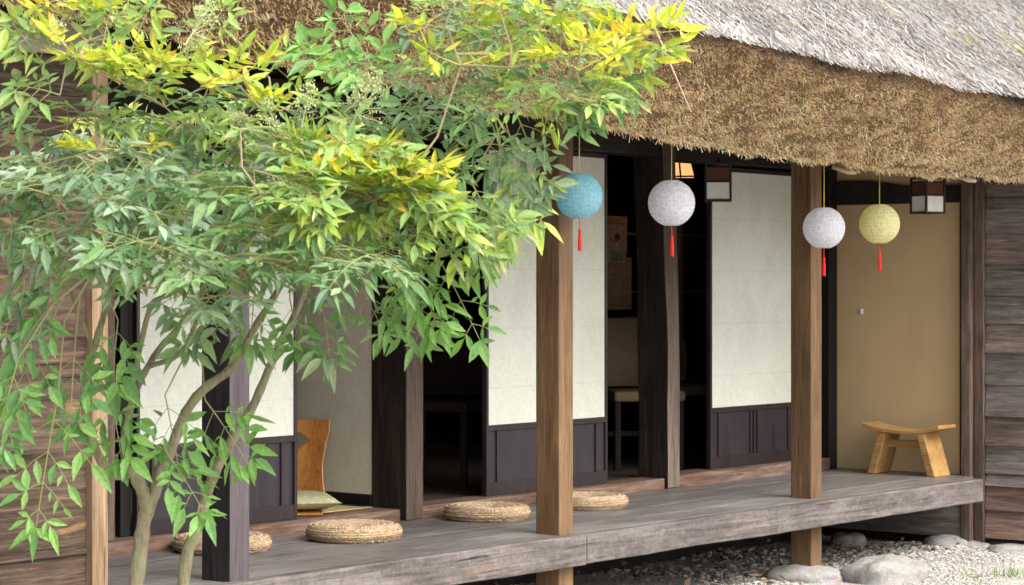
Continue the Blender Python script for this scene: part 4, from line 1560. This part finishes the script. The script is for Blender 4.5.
def hang(u0, v0, u1, v1, dist, cls, size=0.057, droop=0.12, nodes=(0.2, 0.45, 0.68, 0.87), dd=0.0):
    P, Q = spot(u0, v0, dist), spot(u1, v1, dist + dd)
    best = min(allp, key=lambda s_: (s_ - P).length + (0.1 if s_.z < P.z else 0))
    if 0.01 < (best - P).length < 0.5:
        mid = (best + P) / 2 + Vector((random.gauss(0, 0.015), random.gauss(0, 0.015), 0.03))
        tw.tube([best, mid, P], [0.003, 0.0025, 0.0018], 5, (0.27, 0.24, 0.12))
    d = (Q - P) + Vector((0, 0, droop * (Q - P).length))
    spray(P, d, d.length, cls, droop, size, nodes, Vector((-FW.x * 0.8, -FW.y * 0.8, 0.5)))


# nearer sprays that fill the middle of the crown
for u, v, cls in ((75, 165, 4), (110, 190, 4), (150, 200, 4), (185, 185, 0), (215, 215, 0), (90, 225, 4), (130, 245, 4), (175, 250, 0), (225, 260, 0), (265, 235, 0), (300, 250, 0), (55, 200, 4), (205, 285, 4), (160, 285, 4),
                  (335, 262, 0), (120, 155, 4), (95, 280, 0), (370, 250, 0), (250, 195, 0)):
    nodeclump(u + random.gauss(0, 6), v + random.gauss(0, 6), random.uniform(5.4, 5.6), cls, 4, 0.16, (-12, 30), 0.05)
# bright shoulder reaching to the right
for u, v, cls in ((255, 135, 3), (285, 150, 3), (310, 140, 3), (330, 165, 3), (360, 170, 3), (385, 180, 3), (300, 185, 3), (345, 195, 3), (400, 200, 3), (250, 165, 3), (280, 205, 3), (320, 215, 3), (365, 215, 3),
                  (390, 175, 1), (405, 195, 1), (355, 185, 1), (335, 165, 1), (280, 160, 1), (385, 205, 1), (310, 178, 1), (415, 210, 3)):
    nodeclump(u + random.gauss(0, 7), v + random.gauss(0, 5), random.uniform(5.45, 5.65), cls, 3, 0.14, (-12, 22), 0.053, az=random.choice((0, 0, -0.5, 0.4)))

# hanging sprays that stand out against the house
for a in ((58, 395, 36, 530, 5.6, 2), (40, 345, 8, 405, 5.6, 2), (75, 345, 70, 425, 5.62, 2), (18, 360, -5, 450, 5.55, 2), (55, 300, 20, 350, 5.58, 2),
          (165, 395, 178, 465, 5.8, 2), (165, 450, 205, 515, 5.8, 2), (205, 400, 248, 465, 5.85, 2), (110, 395, 122, 460, 5.75, 2),
          (118, 320, 112, 385, 5.7, 2), (195, 300, 188, 350, 5.75, 0), (255, 290, 250, 345, 5.8, 0), (60, 210, 5, 235, 5.6, 0), (70, 180, -10, 190, 5.65, 0), (60, 290, 0, 330, 5.6, 0), (55, 240, 10, 300, 5.6, 0),
          (40, 60, 10, 20, 5.6, 3), (70, 60, 20, 35, 5.6, 3), (60, 95, 15, 85, 5.6, 3), (100, 60, 110, 10, 5.6, 3), (130, 55, 150, 5, 5.65, 3),
          (380, 80, 335, 10, 5.8, 2), (385, 85, 300, 45, 5.8, 2), (410, 90, 350, 60, 5.8, 2), (150, 60, 75, 55, 5.7, 3),
          (420, 225, 480, 342, 5.8, 2), (400, 250, 440, 330, 5.8, 2), (430, 210, 490, 265, 5.75, 3), (450, 200, 505, 240, 5.75, 3), (380, 270, 425, 345, 5.85, 0), (350, 270, 385, 335, 5.9, 0),
          (420, 215, 500, 252, 5.7, 3), (440, 195, 515, 225, 5.7, 3), (320, 290, 330, 360, 5.9, 0), (290, 300, 300, 350, 5.95, 2),
          (505, 120, 528, 205, 5.9, 4), (515, 110, 545, 190, 5.9, 4), (540, 90, 598, 100, 5.9, 4), (520, 150, 535, 225, 5.9, 3), (500, 140, 500, 215, 5.9, 0), (560, 80, 615, 105, 5.85, 3), (570, 55, 645, 75, 5.8, 3), (560, 60, 640, 48, 5.8, 1),
          (590, 40, 675, 50, 5.75, 3), (595, 48, 680, 30, 5.75, 1), (470, 180, 500, 240, 5.8, 0), (560, 100, 615, 85, 5.85, 0), (550, 120, 590, 120, 5.85, 0)):
    hang(*a)
for a in ((265, 72, 320, 55, 5.8, 3), (200, 50, 225, 5, 5.75, 3), (110, 40, 95, -10, 5.75, 3), (80, 30, 80, -15, 5.7, 3)):
    hang(*a, 0.05)

V = np.array([[tuple(p) for p in q] for q in LV])
quads('foliage', V, np.array(LC), M['leaf'], shrub)
tw.build('leaf_stalks', M['flower'], shrub)


# flower panicles: tiny pale buds on branching stalks
def panicle(u, v, dist, L, ang):
    P = spot(u, v, dist)
    d = (RT * math.sin(ang) + Vector((0, 0, math.cos(ang))) + FW * random.gauss(0, 0.2)).normalized()
    b = MB()
    b.tube([P, P + d * L], [0.002, 0.001], 5, (0.35, 0.36, 0.2))
    for k in range(26):
        t = random.uniform(0.15, 1)
        q = P + d * (L * t)
        sd_ = jit(d * 0.6, 0.6).normalized()
        l2 = L * 0.42 * (1.1 - t) + 0.01
        e = q + sd_ * l2
        b.tube([q, e], [0.0009, 0.0007], 4, (0.38, 0.38, 0.2))
        for j in range(5):
            c = q + (e - q) * random.uniform(0.4, 1.05) + Vector((random.gauss(0, .005), random.gauss(0, .005), random.gauss(0, .005)))
            r_ = random.uniform(0.0018, 0.0032)
            q_ = random.uniform(0.85, 1.15)
            vs_ = [c + Vector(o_) * r_ for o_ in ((1, 0, 0), (-1, 0, 0), (0, 1, 0), (0, -1, 0), (0, 0, 1.3), (0, 0, -1.3))]
            b.add(vs_, [(0, 2, 4), (2, 1, 4), (1, 3, 4), (3, 0, 4), (2, 0, 5), (1, 2, 5), (3, 1, 5), (0, 3, 5)], (0.38 * q_, 0.44 * q_, 0.18 * q_))
    b.build('flower_panicle', M['flower'], shrub)


for a in ((185, 45, 5.6, 0.14, 0.5), (350, 130, 5.6, 0.16, 0.4), (290, 160, 5.55, 0.15, -0.4), (345, 112, 5.6, 0.12, 0.9), (300, 135, 5.55, 0.12, 0.2), (455, 15, 5.6, 0.1, -0.1), (170, 62, 5.65, 0.1, 0.9), (52, 15, 5.6, 0.07, 3.0), (275, 140, 5.6, 0.13, -1.0)):
    panicle(*a)
